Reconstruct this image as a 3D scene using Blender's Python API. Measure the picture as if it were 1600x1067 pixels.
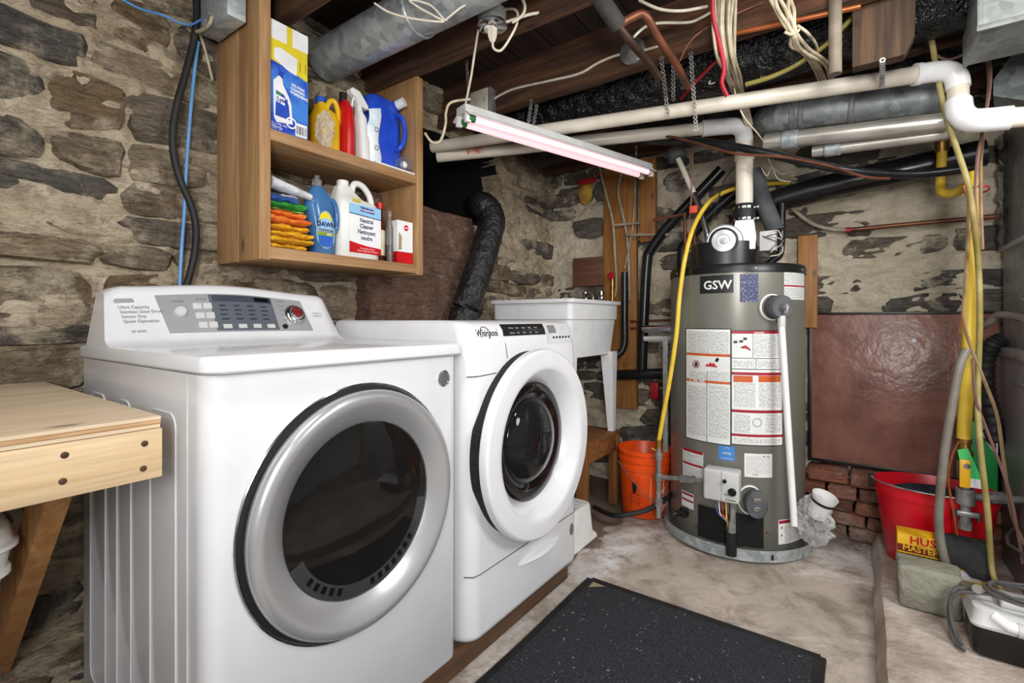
import bpy, bmesh, math, random
from mathutils import Vector, Matrix, noise
random.seed(7)
for o in list(bpy.data.objects): bpy.data.objects.remove(o)
SC = bpy.context.scene
COL = SC.collection
PI = math.pi
# ------------------------------------------------------------------ camera, world, lights, exposure
CAM = Vector((1.92, 0.0, 1.12)); FPX = 760.0; YAW = math.radians(35.64)
cd = bpy.data.cameras.new('camera'); cam = bpy.data.objects.new('camera', cd); COL.objects.link(cam)
cd.sensor_width = 36; cd.lens = 36*FPX/1600; cd.shift_y = -33.5/1600; cd.clip_start = .02
cam.location = CAM; cam.rotation_euler = (PI/2, 0, YAW); SC.camera = cam
w = bpy.data.worlds.new('room_light'); SC.world = w; w.use_nodes = True
w.node_tree.nodes['Background'].inputs[0].default_value = (.95, .97, 1, 1)
w.node_tree.nodes['Background'].inputs[1].default_value = .48
SC.view_settings.view_transform = 'Standard'; SC.view_settings.look = 'None'
SC.view_settings.exposure = -0.1; SC.view_settings.gamma = 1; SC.view_settings.use_curve_mapping = False
def area(name, loc, target, size, energy, col=(1,1,1)):
    l = bpy.data.lights.new(name, 'AREA'); l.shape = 'DISK'; l.size = size; l.energy = energy; l.color = col
    o = bpy.data.objects.new(name, l); COL.objects.link(o); o.location = loc
    o.rotation_euler = (Vector(target)-Vector(loc)).to_track_quat('-Z', 'Y').to_euler()
    return o
area('room_lamp_behind_camera', (2.5, -.9, 2.0), (1.0, 2.2, .9), .9, 23, (1, .985, .96))
area('ceiling_bulb_by_bench', (1.32, .16, 2.18), (1.25, .3, 0), .22, 10.5, (1, .985, .96))
area('fill_light_right', (3.3, 1.3, 2.1), (1.5, 2.9, 1.1), .8, 50, (1, .985, .96))  # added unseen fill light to brighten the heater and far wall
area('fill_light_over_mat', (1.95, 1.1, 2.16), (2.1, 2.7, .9), .25, 8, (1, .985, .96))  # extra fill, no real bulb here: lifts the dim furnace side
area('camera_flash', (2.35, -.5, 1.35), (1.7, 2.8, 2.0), .5, 36, (1, .99, .97))
# ------------------------------------------------------------------ helpers
CS, SN = math.cos(YAW), math.sin(YAW)
def ray(u, v):
    a = (u-800)/FPX; b = (500-v)/FPX
    return Vector((a*CS-SN, a*SN+CS, b))
def at(u, v, x=None, y=None, z=None, d=None):
    """world point on a known plane (x, y or z) or at depth d, measured in the photograph's survey"""
    r = ray(u, v)
    if x is not None: t = (x-CAM.x)/r.x
    elif y is not None: t = (y-CAM.y)/r.y
    elif z is not None: t = (z-CAM.z)/r.z
    else: t = d
    return CAM + r*t
def oncyl(u, v, cx, cy, R):
    r = ray(u, v); ox, oy = CAM.x-cx, CAM.y-cy
    A = r.x**2+r.y**2; B = 2*(ox*r.x+oy*r.y); C = ox*ox+oy*oy-R*R
    D = max(B*B-4*A*C, 0); t = (-B-math.sqrt(D))/(2*A); p = CAM+r*t
    return math.atan2(p.y-cy, p.x-cx), p.z
def lerp(a, b, t): return a+(b-a)*t
def cat(pts, n=6, closed=False):
    pts = [Vector(p) for p in pts]
    if len(pts) < 3: return pts
    out = []; N = len(pts)
    for i in range(N if closed else N-1):
        g = (lambda k: pts[k % N]) if closed else (lambda k: pts[max(0, min(N-1, k))])
        p0, p1, p2, p3 = g(i-1), g(i), g(i+1), g(i+2)
        for k in range(n):
            t = k/n
            out.append(.5*((2*p1)+(p2-p0)*t+(2*p0-5*p1+4*p2-p3)*t*t+(3*p1-p0-3*p2+p3)*t**3))
    if not closed: out.append(pts[-1])
    return out
def frame(d):
    d = d.normalized(); up = Vector((0,0,1)) if abs(d.z) < .95 else Vector((1,0,0))
    a = d.cross(up).normalized(); return a, d.cross(a).normalized()
_tc = {}
def textgeo(s, size, bold=0, align='LEFT'):
    k = (s, size, bold, align)
    if k not in _tc:
        c = bpy.data.curves.new('t', 'FONT'); c.body = s; c.size = size; c.offset = bold; c.align_x = align; c.resolution_u = 2
        o = bpy.data.objects.new('t', c); COL.objects.link(o)
        m = bpy.data.meshes.new_from_object(o)
        _tc[k] = ([v.co.copy() for v in m.vertices], [tuple(p.vertices) for p in m.polygons])
        bpy.data.objects.remove(o); bpy.data.curves.remove(c); bpy.data.meshes.remove(m)
    return _tc[k]
WL = {}
class G:
    def __init__(s): s.bm = bmesh.new(); s.uv = s.bm.loops.layers.uv.new('UVMap')
    def face(s, vs, uv=None):
        try: f = s.bm.faces.new(vs)
        except ValueError: return None
        if uv:
            for l, c in zip(f.loops, uv): l[s.uv].uv = c
        return f
    def vs(s, pts): return [s.bm.verts.new(p) for p in pts]
    def box(s, a, b, bev=0, seg=2, M=None):
        a, b = Vector(a), Vector(b); lo = Vector(map(min, a, b)); hi = Vector(map(max, a, b))
        t = bmesh.new(); bmesh.ops.create_cube(t, size=1)
        for v in t.verts: v.co = Vector((lerp(lo[i], hi[i], v.co[i]+.5) for i in range(3)))
        if bev: bmesh.ops.bevel(t, geom=t.edges[:], offset=bev, segments=seg, profile=.5, affect='EDGES')
        s.merge(t, M); return s
    def merge(s, t, M=None):
        mp = {}
        for v in t.verts: mp[v] = s.bm.verts.new(M @ v.co if M else v.co)
        for f in t.faces: s.face([mp[v] for v in f.verts])
        t.free()
    def tube(s, pts, r, seg=8, closed=False, cap=True):
        pts = [Vector(p) for p in pts]; N = len(pts); rings = []
        rr = r if callable(r) else (lambda t: r)
        pa = None
        for i, p in enumerate(pts):
            if closed: d = pts[(i+1) % N]-pts[i-1]
            else: d = pts[min(i+1, N-1)]-pts[max(i-1, 0)]
            if d.length < 1e-9: d = Vector((0,0,1))
            d.normalize()
            if pa is None: a, b = frame(d)
            else:
                a = pa-d*pa.dot(d)
                if a.length < 1e-6: a, b = frame(d)
                a.normalize(); b = d.cross(a)
            pa = a; R = rr(i/max(1, N-1))
            rings.append(s.vs([p+(a*math.cos(2*PI*k/seg)+b*math.sin(2*PI*k/seg))*R for k in range(seg)]))
        for i in range(N if closed else N-1):
            A, B = rings[i], rings[(i+1) % N]
            for k in range(seg): s.face([A[k], A[(k+1)%seg], B[(k+1)%seg], B[k]])
        if cap and not closed: s.face(rings[0][::-1]); s.face(rings[-1])
        return s
    def lathe(s, prof, o, ax=(0,0,1), seg=32, a0=0, a1=2*PI, ref=None, sq=None):
        o = Vector(o); ax = Vector(ax).normalized(); a, b = frame(ax)
        if ref is not None: a = Vector(ref).normalized(); b = ax.cross(a)
        full = abs(a1-a0-2*PI) < 1e-6; n = seg if full else seg+1; rings = []
        for r, h in prof:
            if r < 1e-6: rings.append([s.bm.verts.new(o+ax*h)])
            else: rings.append(s.vs([o+ax*h+(a*math.cos(a0+(a1-a0)*k/seg)*(sq or 1)+b*math.sin(a0+(a1-a0)*k/seg))*r for k in range(n)]))
        for A, B in zip(rings, rings[1:]):
            for k in range(seg):
                k2 = (k+1) % n
                if len(A) == 1 and len(B) == 1: continue
                if len(A) == 1: s.face([A[0], B[k], B[k2]])
                elif len(B) == 1: s.face([A[k], B[0], A[k2]])
                else: s.face([A[k], A[k2], B[k2], B[k]])
        return s
    def cyl(s, p0, p1, r, seg=16):
        p0, p1 = Vector(p0), Vector(p1); L = (p1-p0).length
        return s.lathe([(0,0),(r,0),(r,L),(0,L)], p0, p1-p0, seg)
    def loft(s, rings, cap=True, closed=True):
        R = [s.vs(r) for r in rings]; n = len(R[0])
        for A, B in zip(R, R[1:]):
            for k in range(n if closed else n-1): s.face([A[k], A[(k+1)%n], B[(k+1)%n], B[k]])
        if cap: s.face(R[0][::-1]); s.face(R[-1])
        return s
    def prism(s, out, ext):
        ext = Vector(ext); return s.loft([[Vector(p) for p in out], [Vector(p)+ext for p in out]])
    def quad(s, a, b, c, d, uvs=None): s.face(s.vs([a,b,c,d]), uvs); return s
    def text(s, body, size, fn, bold=0, align='LEFT'):
        V, F = textgeo(body, size, bold, align); vs = s.vs([fn(v.x, v.y) for v in V])
        for f in F: s.face([vs[i] for i in f])
        return s
    def cylpatch(s, c, R, p0, p1, z0, z1, n=10):
        cx, cy = c; A = []
        for k in range(n+1):
            p = lerp(p0, p1, k/n); A.append((p, s.vs([(cx+R*math.cos(p), cy+R*math.sin(p), z0), (cx+R*math.cos(p), cy+R*math.sin(p), z1)])))
        for (p, a), (q, b) in zip(A, A[1:]):
            s.face([a[0], b[0], b[1], a[1]], [(R*p, z0), (R*q, z0), (R*q, z1), (R*p, z1)])
        return s
    def build(s, name, m, parent=None, smooth=True, ang=40, at0=None, norm=True):
        if norm: bmesh.ops.recalc_face_normals(s.bm, faces=s.bm.faces[:])
        off = WL[parent.name] if parent else (at0 if at0 is not None else Vector((0,0,0)))
        if parent is None and at0 is None:
            c = [v.co for v in s.bm.verts]
            off = Vector(((min(v.x for v in c)+max(v.x for v in c))/2, (min(v.y for v in c)+max(v.y for v in c))/2, min(v.z for v in c)))
        bmesh.ops.translate(s.bm, verts=s.bm.verts[:], vec=-off)
        me = bpy.data.meshes.new(name); s.bm.to_mesh(me); s.bm.free()
        if smooth:
            me.shade_smooth(); me.set_sharp_from_angle(angle=math.radians(ang))
        o = bpy.data.objects.new(name, me); COL.objects.link(o); me.materials.append(m)
        WL[o.name] = off
        if parent: o.parent = parent
        else: o.location = off
        return o
def tag(o, label, cat_, group=None, kind=None):
    o['label'] = label; o['category'] = cat_
    if group: o['group'] = group
    if kind: o['kind'] = kind
    return o
def thing(name, label, cat_, loc, group=None):
    o = bpy.data.objects.new(name, None); COL.objects.link(o); o.empty_display_size = .05
    o.location = Vector(loc); WL[o.name] = Vector(loc); return tag(o, label, cat_, group)
def struct(o): o['kind'] = 'structure'; return o
def rrect(x0, x1, y0, y1, r, n=4, z=0, corners=(1,1,1,1)):
    out = []
    for i, (cx, cy, a) in enumerate(((x1, y1, 0), (x0, y1, PI/2), (x0, y0, PI), (x1, y0, 1.5*PI))):
        q = r if corners[i] else min(r, .003)
        sx = -1 if cx == x1 else 1; sy = -1 if cy == y1 else 1
        for k in range(n+1):
            t = a+PI/2*k/n; out.append(Vector((cx+sx*q+q*math.cos(t), cy+sy*q+q*math.sin(t), z)))
    return out
# ------------------------------------------------------------------ materials
def srgb(*c):
    f = lambda v: (v/12.92 if v <= .04045 else ((v+.055)/1.055)**2.4)
    return tuple(f(x/255) for x in c)+(1,)
def nmat(name):
    m = bpy.data.materials.new(name); m.use_nodes = True; nt = m.node_tree
    return m, nt, nt.nodes['Principled BSDF']
def nd(nt, t, **kw):
    n = nt.nodes.new(t)
    for k, v in kw.items():
        if k in n.inputs: n.inputs[k].default_value = v
        else: setattr(n, k, v)
    return n
def ramp(nt, fac, stops):
    r = nt.nodes.new('ShaderNodeValToRGB'); e = r.color_ramp.elements
    while len(e) < len(stops): e.new(.5)
    for el, (p, c) in zip(e, stops): el.position = p; el.color = c
    nt.links.new(fac, r.inputs[0]); return r.outputs[0]
def mixc(nt, fac, a, b, mode='MIX'):
    m = nt.nodes.new('ShaderNodeMix'); m.data_type = 'RGBA'; m.blend_type = mode
    for s, v in ((m.inputs[0], fac), (m.inputs[6], a), (m.inputs[7], b)):
        if hasattr(v, 'is_output'): nt.links.new(v, s)
        else: s.default_value = v
    return m.outputs[2]
def coords(nt, scale=(1,1,1), world=False):
    mp = nd(nt, 'ShaderNodeMapping'); mp.inputs['Scale'].default_value = scale
    if world:
        g = nt.nodes.new('ShaderNodeNewGeometry'); nt.links.new(g.outputs['Position'], mp.inputs[0])
    else:
        t = nt.nodes.new('ShaderNodeTexCoord'); nt.links.new(t.outputs['Object'], mp.inputs[0])
    return mp.outputs[0]
def ntex(nt, co, scale, detail=4, rough=.55, dist=0):
    n = nd(nt, 'ShaderNodeTexNoise', Scale=scale, Detail=detail, Roughness=rough, Distortion=dist)
    nt.links.new(co, n.inputs['Vector']); return n.outputs['Fac']
def bump(nt, p, h, s, dist=.01):
    b = nd(nt, 'ShaderNodeBump', Strength=s, Distance=dist); nt.links.new(h, b.inputs['Height']); nt.links.new(b.outputs[0], p.inputs['Normal'])
def mat(name, c, c2=None, rough=.5, metal=0, scale=10, mix=(.35,.65), bmp=0, bscale=60, stretch=(1,1,1), trans=0, ior=1.45, emit=0, coat=0, alpha=1, bdist=.004, spec=.5):
    m, nt, p = nmat(name); c = srgb(*c)
    p.inputs['Roughness'].default_value = rough; p.inputs['Metallic'].default_value = metal
    p.inputs['Transmission Weight'].default_value = trans; p.inputs['IOR'].default_value = ior; p.inputs['Coat Weight'].default_value = coat
    p.inputs['Alpha'].default_value = alpha; p.inputs['Specular IOR Level'].default_value = spec
    if c2 is None: c2 = tuple(min(1, x*.86) for x in c[:3])+(1,)
    else: c2 = srgb(*c2)
    co = coords(nt, stretch)
    nt.links.new(ramp(nt, ntex(nt, co, scale), [(mix[0], c), (mix[1], c2)]), p.inputs['Base Color'])
    if bmp: bump(nt, p, ntex(nt, co, bscale), bmp, bdist)
    if emit: p.inputs['Emission Color'].default_value = c; p.inputs['Emission Strength'].default_value = emit
    return m
def wood(name, c, c2, axis, rough=.6, dens=1, bmp=.15):
    m, nt, p = nmat(name); st = [14*dens]*3; st[axis] = .9*dens
    co = coords(nt, st); n1 = ntex(nt, co, 2.2, 5, .6, .6)
    col = ramp(nt, n1, [(.3, srgb(*c)), (.62, srgb(*c2))])
    st2 = [60]*3; st2[axis] = 2.5; n2 = ntex(nt, coords(nt, st2), 2, 3)
    col = mixc(nt, ramp(nt, n2, [(.35, (0,0,0,1)), (.8, (.5,.5,.5,1))]), col, srgb(*[int(x*.72) for x in c2]))
    v = nd(nt, 'ShaderNodeTexVoronoi', Scale=1.7); s3 = [5]*3; s3[axis] = 2.2
    nt.links.new(coords(nt, s3), v.inputs['Vector'])
    col = mixc(nt, ramp(nt, v.outputs['Distance'], [(.05, (.8,.8,.8,1)), (.12, (0,0,0,1))]), col, srgb(*[int(x*.5) for x in c2]))
    nt.links.new(col, p.inputs['Base Color']); p.inputs['Roughness'].default_value = rough
    bump(nt, p, n2, bmp, .003); return m
def galv(name, c, c2, rough=.45, metal=.35, scale=34):
    m, nt, p = nmat(name); co = coords(nt)
    v = nd(nt, 'ShaderNodeTexVoronoi', Scale=scale); nt.links.new(co, v.inputs['Vector'])
    n = ntex(nt, co, 6, 5)
    col = mixc(nt, ramp(nt, v.outputs['Color'], [(.2, (0,0,0,1)), (.8, (1,1,1,1))]), srgb(*c), srgb(*c2))
    col = mixc(nt, ramp(nt, n, [(.5, (0,0,0,1)), (.75, (.5,.5,.5,1))]), col, srgb(*[int(x*.72) for x in c2]))
    nt.links.new(col, p.inputs['Base Color']); p.inputs['Roughness'].default_value = rough; p.inputs['Metallic'].default_value = metal
    bump(nt, p, n, .12, .003); return m
def stone_mat(name, cols, mortar, mthr=(.58,.7), rusty=.5, dark=(46,42,40)):
    m, nt, p = nmat(name); p.inputs['Roughness'].default_value = .9; p.inputs['Specular IOR Level'].default_value = .2
    oi = nt.nodes.new('ShaderNodeObjectInfo'); co = coords(nt, (1,1,1), True)
    n = len(cols); base = ramp(nt, oi.outputs['Random'], [((i+.5)/n, srgb(*c)) for i, c in enumerate(cols)])
    lay = ntex(nt, coords(nt, (3,3,14), True), 3.5, 8, .65, .8)
    base = mixc(nt, ramp(nt, lay, [(.36, (.5,.5,.5,1)), (.56, (0,0,0,1))]), base, srgb(*dark))
    f1 = ntex(nt, co, 14, 8, .7)
    base = mixc(nt, ramp(nt, f1, [(.52, (0,0,0,1)), (.72, (.55,.55,.55,1))]), base, srgb(176,168,154))
    ru = ntex(nt, co, 5.5, 6, .7)
    base = mixc(nt, ramp(nt, ru, [(.62, (0,0,0,1)), (.72, (rusty,rusty,rusty,1))]), base, srgb(150,94,45))
    mo = ntex(nt, co, 4.2, 8, .68)
    base = mixc(nt, ramp(nt, mo, [(mthr[0], (0,0,0,1)), (mthr[1], (.95,.95,.95,1))]), base, srgb(*mortar))
    cr = ntex(nt, coords(nt, (4,4,16), True), 2.6, 9, .75, 1.2)
    base = mixc(nt, ramp(nt, cr, [(.478, (0,0,0,1)), (.495, (.6,.6,.6,1)), (.505, (.6,.6,.6,1)), (.522, (0,0,0,1))]), base, srgb(30,27,25))
    nt.links.new(base, p.inputs['Base Color'])
    h = mixc(nt, .5, lay, ntex(nt, co, 30, 8, .7)); bump(nt, p, h, 1.0, .05); return m
def mortar_mat(name, c, c2, dark, st=.5, lt=.5):
    m, nt, p = nmat(name); p.inputs['Roughness'].default_value = .95; p.inputs['Specular IOR Level'].default_value = .15
    co = coords(nt, (1,1,1), True)
    b = ramp(nt, ntex(nt, co, 5, 8, .65), [(.35, srgb(*c)), (.62, srgb(*c2))])
    lay = ntex(nt, coords(nt, (2.2,2.2,9), True), 2.4, 9, .7, .7)
    b = mixc(nt, ramp(nt, lay, [(lt, (0,0,0,1)), (lt+.1, (.8,.8,.8,1))]), b, srgb(*[int(x*1.35) for x in dark]))
    b = mixc(nt, ramp(nt, ntex(nt, co, 16, 8, .7), [(.52, (0,0,0,1)), (.70, (st,st,st,1))]), b, srgb(*dark))
    cr = ntex(nt, coords(nt, (4,4,16), True), 2.6, 9, .75, 1.2)
    b = mixc(nt, ramp(nt, cr, [(.478, (0,0,0,1)), (.495, (st,st,st,1)), (.505, (st,st,st,1)), (.522, (0,0,0,1))]), b, srgb(34,30,27))
    nt.links.new(b, p.inputs['Base Color']); bump(nt, p, ntex(nt, co, 32, 8, .7), .8, .025); return m
def print_mat(name, paper, ink, pitch=.0042, dens=.5):
    m, nt, p = nmat(name); p.inputs['Roughness'].default_value = .45
    uv = nt.nodes.new('ShaderNodeUVMap'); uv.uv_map = 'UVMap'
    mp = nd(nt, 'ShaderNodeMapping'); mp.inputs['Scale'].default_value = (230, .5/pitch, 0); nt.links.new(uv.outputs[0], mp.inputs[0])
    n = ntex(nt, mp.outputs[0], 1.0, 2)
    mp2 = nd(nt, 'ShaderNodeMapping'); mp2.inputs['Scale'].default_value = (0, 1/pitch, 0); nt.links.new(uv.outputs[0], mp2.inputs[0])
    wv = nd(nt, 'ShaderNodeTexWave', Scale=.3142); wv.bands_direction = 'Y'; nt.links.new(mp2.outputs[0], wv.inputs['Vector'])
    a = ramp(nt, n, [(dens-.06, (0,0,0,1)), (dens, (1,1,1,1))]); b = ramp(nt, wv.outputs['Fac'], [(.4, (0,0,0,1)), (.6, (1,1,1,1))])
    nt.links.new(mixc(nt, mixc(nt, 1, a, b, 'MULTIPLY'), srgb(*paper), srgb(*ink)), p.inputs['Base Color']); return m
WHITE = mat('white_enamel', (219,220,223), (215,216,219), rough=.22, coat=.3)
WHITE2 = mat('white_plastic', (228,228,226), (216,216,213), rough=.4)
GREYW = mat('offwhite_plastic', (200,200,199), (186,186,185), rough=.4)
BLACK = mat('black_plastic', (20,20,21), (28,28,29), rough=.35)
RUBBER = mat('black_rubber', (24,24,25), (36,36,37), rough=.6, bmp=.2)
SEAM = mat('dark_seam', (60,60,62), rough=.7)
GAP = mat('dark_gap', (28,28,29), rough=.7)
SILVER = mat('silver_paint', (178,179,182), (168,169,172), rough=.3, metal=.35, scale=4)
CHROME = mat('chrome', (205,206,208), (180,181,184), rough=.15, metal=1)
STEEL = mat('steel', (158,157,155), (120,119,116), rough=.35, metal=.45, scale=30)
BRASS = mat('brass', (190,150,80), (150,112,55), rough=.35, metal=.9, scale=40)
DGREY = mat('dark_panel', (92,97,106), (86,91,100), rough=.3)
GLASSD = mat('tinted_door_glass', (168,170,172), (164,166,168), rough=.03, trans=1, ior=1.35)
CLEAR = mat('clear_plastic', (240,242,245), (232,235,240), rough=.12, trans=.9, ior=1.3)
INK = mat('black_ink', (22,22,24), rough=.5)
INKG = mat('grey_ink', (110,112,116), rough=.5)
PINEY = wood('pine_along_y', (186,150,108), (154,114,74), 1)
PINEX = wood('pine_along_x', (196,162,118), (170,130,84), 0)
PINEZ = wood('pine_upright', (188,150,106), (158,118,76), 2)
JOIST = wood('old_joist', (112,74,48), (58,38,26), 0, rough=.85, bmp=.5)
DARKW = wood('dark_old_board', (96,72,52), (58,42,30), 2, rough=.85, bmp=.4)
GALV = galv('galvanised_sheet', (190,197,198), (152,161,164))
GALVD = galv('dull_galvanised_sheet', (172,174,172), (150,153,152), rough=.5, scale=40)
GALVK = galv('weathered_galvanised_sheet', (132,136,134), (110,114,113), rough=.55, scale=40)
ALU = mat('aluminium_pipe', (204,200,192), (168,163,154), rough=.3, metal=.5, scale=7, stretch=(1,6,6))
COPPER = mat('copper', (138,84,60), (92,60,46), rough=.42, metal=.5, scale=9)
COPPERB = mat('bright_copper', (204,118,68), (160,90,52), rough=.35, metal=.6, scale=9)
PVC = mat('aged_pvc', (226,219,205), (208,199,182), rough=.35, scale=5)
PVCW = mat('white_pvc', (236,236,236), (226,226,227), rough=.3)
ABS = mat('black_abs', (22,23,25), (38,39,42), rough=.25, scale=6)
BEIGE = mat('beige_cable', (196,184,160), (164,150,124), rough=.5, scale=25)
TUBEB = mat('beige_pex', (176,166,146), (140,130,112), rough=.45, scale=20)
CREAM = mat('cream_cord', (222,214,196), (200,190,170), rough=.45, scale=20)
BLUEC = mat('blue_cable', (96,152,206), (76,130,188), rough=.4)
REDC = mat('red_cable', (178,28,46), (150,20,38), rough=.4)
YELH = mat('yellow_gas_hose', (232,200,74), (214,178,52), rough=.35)
OLIVE = mat('olive_tube', (150,140,70), (120,110,50), rough=.3)
FOAM = mat('grey_foam', (92,94,97), (70,72,75), rough=.9, bmp=.5, bscale=180)
GRAFF = mat('grey_flexible_tube', (128,122,112), (104,98,90), rough=.35)
# ------------------------------------------------------------------ the setting
YB = 3.2
def nz(x, y, z, s=1): return noise.noise(Vector((x*s, y*s, z*s)))
def fl_mat():
    m, nt, p = nmat('old_concrete_floor'); p.inputs['Roughness'].default_value = .85; co = coords(nt, (1,1,1), True)
    b = ramp(nt, ntex(nt, co, 2.2, 8, .65), [(.3, srgb(142,128,114)), (.5, srgb(176,165,153)), (.7, srgb(196,182,170))])
    b = mixc(nt, ramp(nt, ntex(nt, co, 5, 8, .7, .5), [(.47, (0,0,0,1)), (.62, (.65,.65,.65,1))]), b, srgb(112,98,84))
    b = mixc(nt, ramp(nt, ntex(nt, co, 1.7, 8, .75, .6), [(.51, (0,0,0,1)), (.60, (.85,.85,.85,1))]), b, srgb(212,208,203))
    # lime bloom along the foot of the platform
    mp = nd(nt, 'ShaderNodeMapping'); mp.inputs['Location'].default_value = (-.97*4.6, -2.2*1.25, 0); mp.inputs['Scale'].default_value = (4.6, 1.25, 0)
    g = nt.nodes.new('ShaderNodeNewGeometry'); nt.links.new(g.outputs['Position'], mp.inputs[0])
    le = nt.nodes.new('ShaderNodeVectorMath'); le.operation = 'LENGTH'; nt.links.new(mp.outputs[0], le.inputs[0])
    k = ramp(nt, le.outputs['Value'], [(.1, (1,1,1,1)), (.6, (0,0,0,1))])
    k = mixc(nt, 1, k, ramp(nt, ntex(nt, co, 9, 8, .75), [(.42, (0,0,0,1)), (.56, (1,1,1,1))]), 'MULTIPLY')
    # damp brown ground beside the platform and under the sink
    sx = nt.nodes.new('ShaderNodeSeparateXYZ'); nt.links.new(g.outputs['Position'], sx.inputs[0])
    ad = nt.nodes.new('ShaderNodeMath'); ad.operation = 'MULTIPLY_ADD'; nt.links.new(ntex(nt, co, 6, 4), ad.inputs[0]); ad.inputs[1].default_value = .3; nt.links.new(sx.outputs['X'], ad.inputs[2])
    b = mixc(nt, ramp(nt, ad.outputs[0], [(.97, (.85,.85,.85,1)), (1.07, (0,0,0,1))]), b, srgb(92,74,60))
    b = mixc(nt, k, b, srgb(224,222,220))
    sp = ntex(nt, co, 90, 3, .8); b = mixc(nt, ramp(nt, sp, [(.66, (0,0,0,1)), (.74, (.5,.5,.5,1))]), b, srgb(80,72,64))
    nt.links.new(b, p.inputs['Base Color']); bump(nt, p, ntex(nt, co, 26, 8, .7), .5, .012); return m
FLOORM = fl_mat()
def gridmesh(g, P, a0, a1, b0, b1, na, nb):
    V = [[g.bm.verts.new(P(lerp(a0, a1, i/na), lerp(b0, b1, j/nb))) for j in range(nb+1)] for i in range(na+1)]
    for i in range(na):
        for j in range(nb): g.face([V[i][j], V[i+1][j], V[i+1][j+1], V[i][j+1]])
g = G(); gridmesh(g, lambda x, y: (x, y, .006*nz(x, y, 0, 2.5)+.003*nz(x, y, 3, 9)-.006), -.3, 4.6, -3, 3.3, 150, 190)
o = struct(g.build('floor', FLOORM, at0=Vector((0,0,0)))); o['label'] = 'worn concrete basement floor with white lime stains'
LEDGEM = mat('pale_concrete_ledge', (196,184,174), (156,140,128), rough=.9, scale=5, mix=(.38,.62), bmp=.5, bscale=30, bdist=.02)
g = G()
def ledge(y, t):
    xe = 1.985+.012*nz(y, 0, 5, 4); h = .07+.006*nz(y, 2, 0, 5)
    pts = [(xe-.022, 0), (xe-.008, h*.6), (xe+.004, h*.94), (xe+.022, h), (2.4, h+.004*nz(y,7,0,6)), (3.0, h), (3.0, -.02)]
    return [Vector((a, y, b)) for a, b in pts]
g.loft([ledge(lerp(.4, 3.22, k/40), k/40) for k in range(41)])
o = struct(g.build('trim_1', LEDGEM, at0=Vector((2.4,1.8,0)))); o['label'] = 'low pale concrete ledge along the right side of the floor'
# ---- rubble walls
ML = mortar_mat('lime_mortar', (214,200,176), (178,160,134), (98,88,77), .5, .515)
CAVSHADE = mat('painted_cavity_shade', (20,18,17), (12,11,10), rough=1)  # shade inside the wall cavity, painted near-black onto the recessed faces
MB_ = mortar_mat('cream_mortar', (228,218,197), (202,189,165), (136,126,112), .28, .60)
SL = stone_mat('rubble_stone', [(112,106,99),(158,142,120),(136,118,95),(176,156,128),(106,104,102),(150,126,96)], (212,198,172), (.50,.62), .6)
SB = stone_mat('back_rubble_stone', [(118,113,107),(142,132,119),(102,99,97),(154,142,124),(128,118,106)], (222,211,190), (.54,.63), .35)
CHIM = stone_mat('red_plaster', [(128,98,84),(140,110,96)], (176,150,134), (.56,.7), .25, dark=(72,50,42))
def stones(parent, P, a0, a1, z0, z1, m, skip, seed, hmax=.028, rows=(.06,.17), wid=(.16,.58), cover=.95):
    rnd = random.Random(seed); z = z0; c = 0
    while z < z1:
        rh = rnd.uniform(*rows); a = a0-rnd.uniform(0, .25)
        while a < a1:
            wd = rnd.uniform(*wid); gp = rnd.uniform(.004, .02)
            A0, A1, Z0, Z1 = a, a+wd-gp, z, z+rh-rnd.uniform(.002, .016)
            a += wd
            ca, cz = (A0+A1)/2, (Z0+Z1)/2
            if rnd.random() > cover or ca < a0 or ca > a1 or skip(A0, A1, Z0, Z1): continue
            ha, hz = (A1-A0)/2, (Z1-Z0)/2; H = rnd.uniform(.006, hmax); sl = rnd.uniform(-.12, .12); n = 16
            tw = rnd.uniform(-.25, .25)
            def ring(k, h, rough):
                out = []
                for i in range(n):
                    t = 2*PI*i/n; q = 5.0
                    ct, st = math.cos(t), math.sin(t); r = (abs(ct)**q+abs(st)**q)**(-1/q)
                    jr = 1+.15*nz(ct*1.3+ca*9, st*1.3+cz*9, c*.37)+.10*nz(ct*3+ca*9, st*3+cz*9, c*.7)
                    u_, v_ = ca+ct*r*ha*k*jr, cz+st*r*hz*k*jr*(1+tw*ct)+sl*ct*r*ha*k*.3
                    wz = .02*nz(u_, 0, z, 2.2)
                    out.append(Vector(P(u_, v_+wz, h+rough*nz(u_, v_, 4, 22)+rough*.8*nz(u_, v_*2, 9, 50))))
                return out
            g = G(); R = [ring(1.04, -.045, 0), ring(1, H*.3, .012), ring(.88, H, .018), ring(.5, H*1.06, .022)]
            g.loft(R, cap=False)
            last = g.bm.verts[-n:] if hasattr(g.bm.verts, 'ensure_lookup_table') and not g.bm.verts.ensure_lookup_table() else []
            cen = g.bm.verts.new(P(ca, cz+.02*nz(ca, 0, z, 2.2), H+.012*nz(ca, cz, 4, 22)))
            for i in range(n): g.face([last[i], last[(i+1) % n], cen])
            g.build('stone', m, parent, ang=50); c += 1
        z += rh
    return c
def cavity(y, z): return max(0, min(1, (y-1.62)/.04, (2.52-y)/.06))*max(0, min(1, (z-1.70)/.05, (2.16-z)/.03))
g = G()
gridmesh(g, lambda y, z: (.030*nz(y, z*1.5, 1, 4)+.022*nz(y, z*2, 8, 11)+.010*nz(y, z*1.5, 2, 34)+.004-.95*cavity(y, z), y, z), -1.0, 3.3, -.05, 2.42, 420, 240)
wl = struct(g.build('wall_left', ML, at0=Vector((0,0,0)))); wl.data.materials.append(CAVSHADE)
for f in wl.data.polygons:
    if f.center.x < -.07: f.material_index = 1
wl.data.update()
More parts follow.
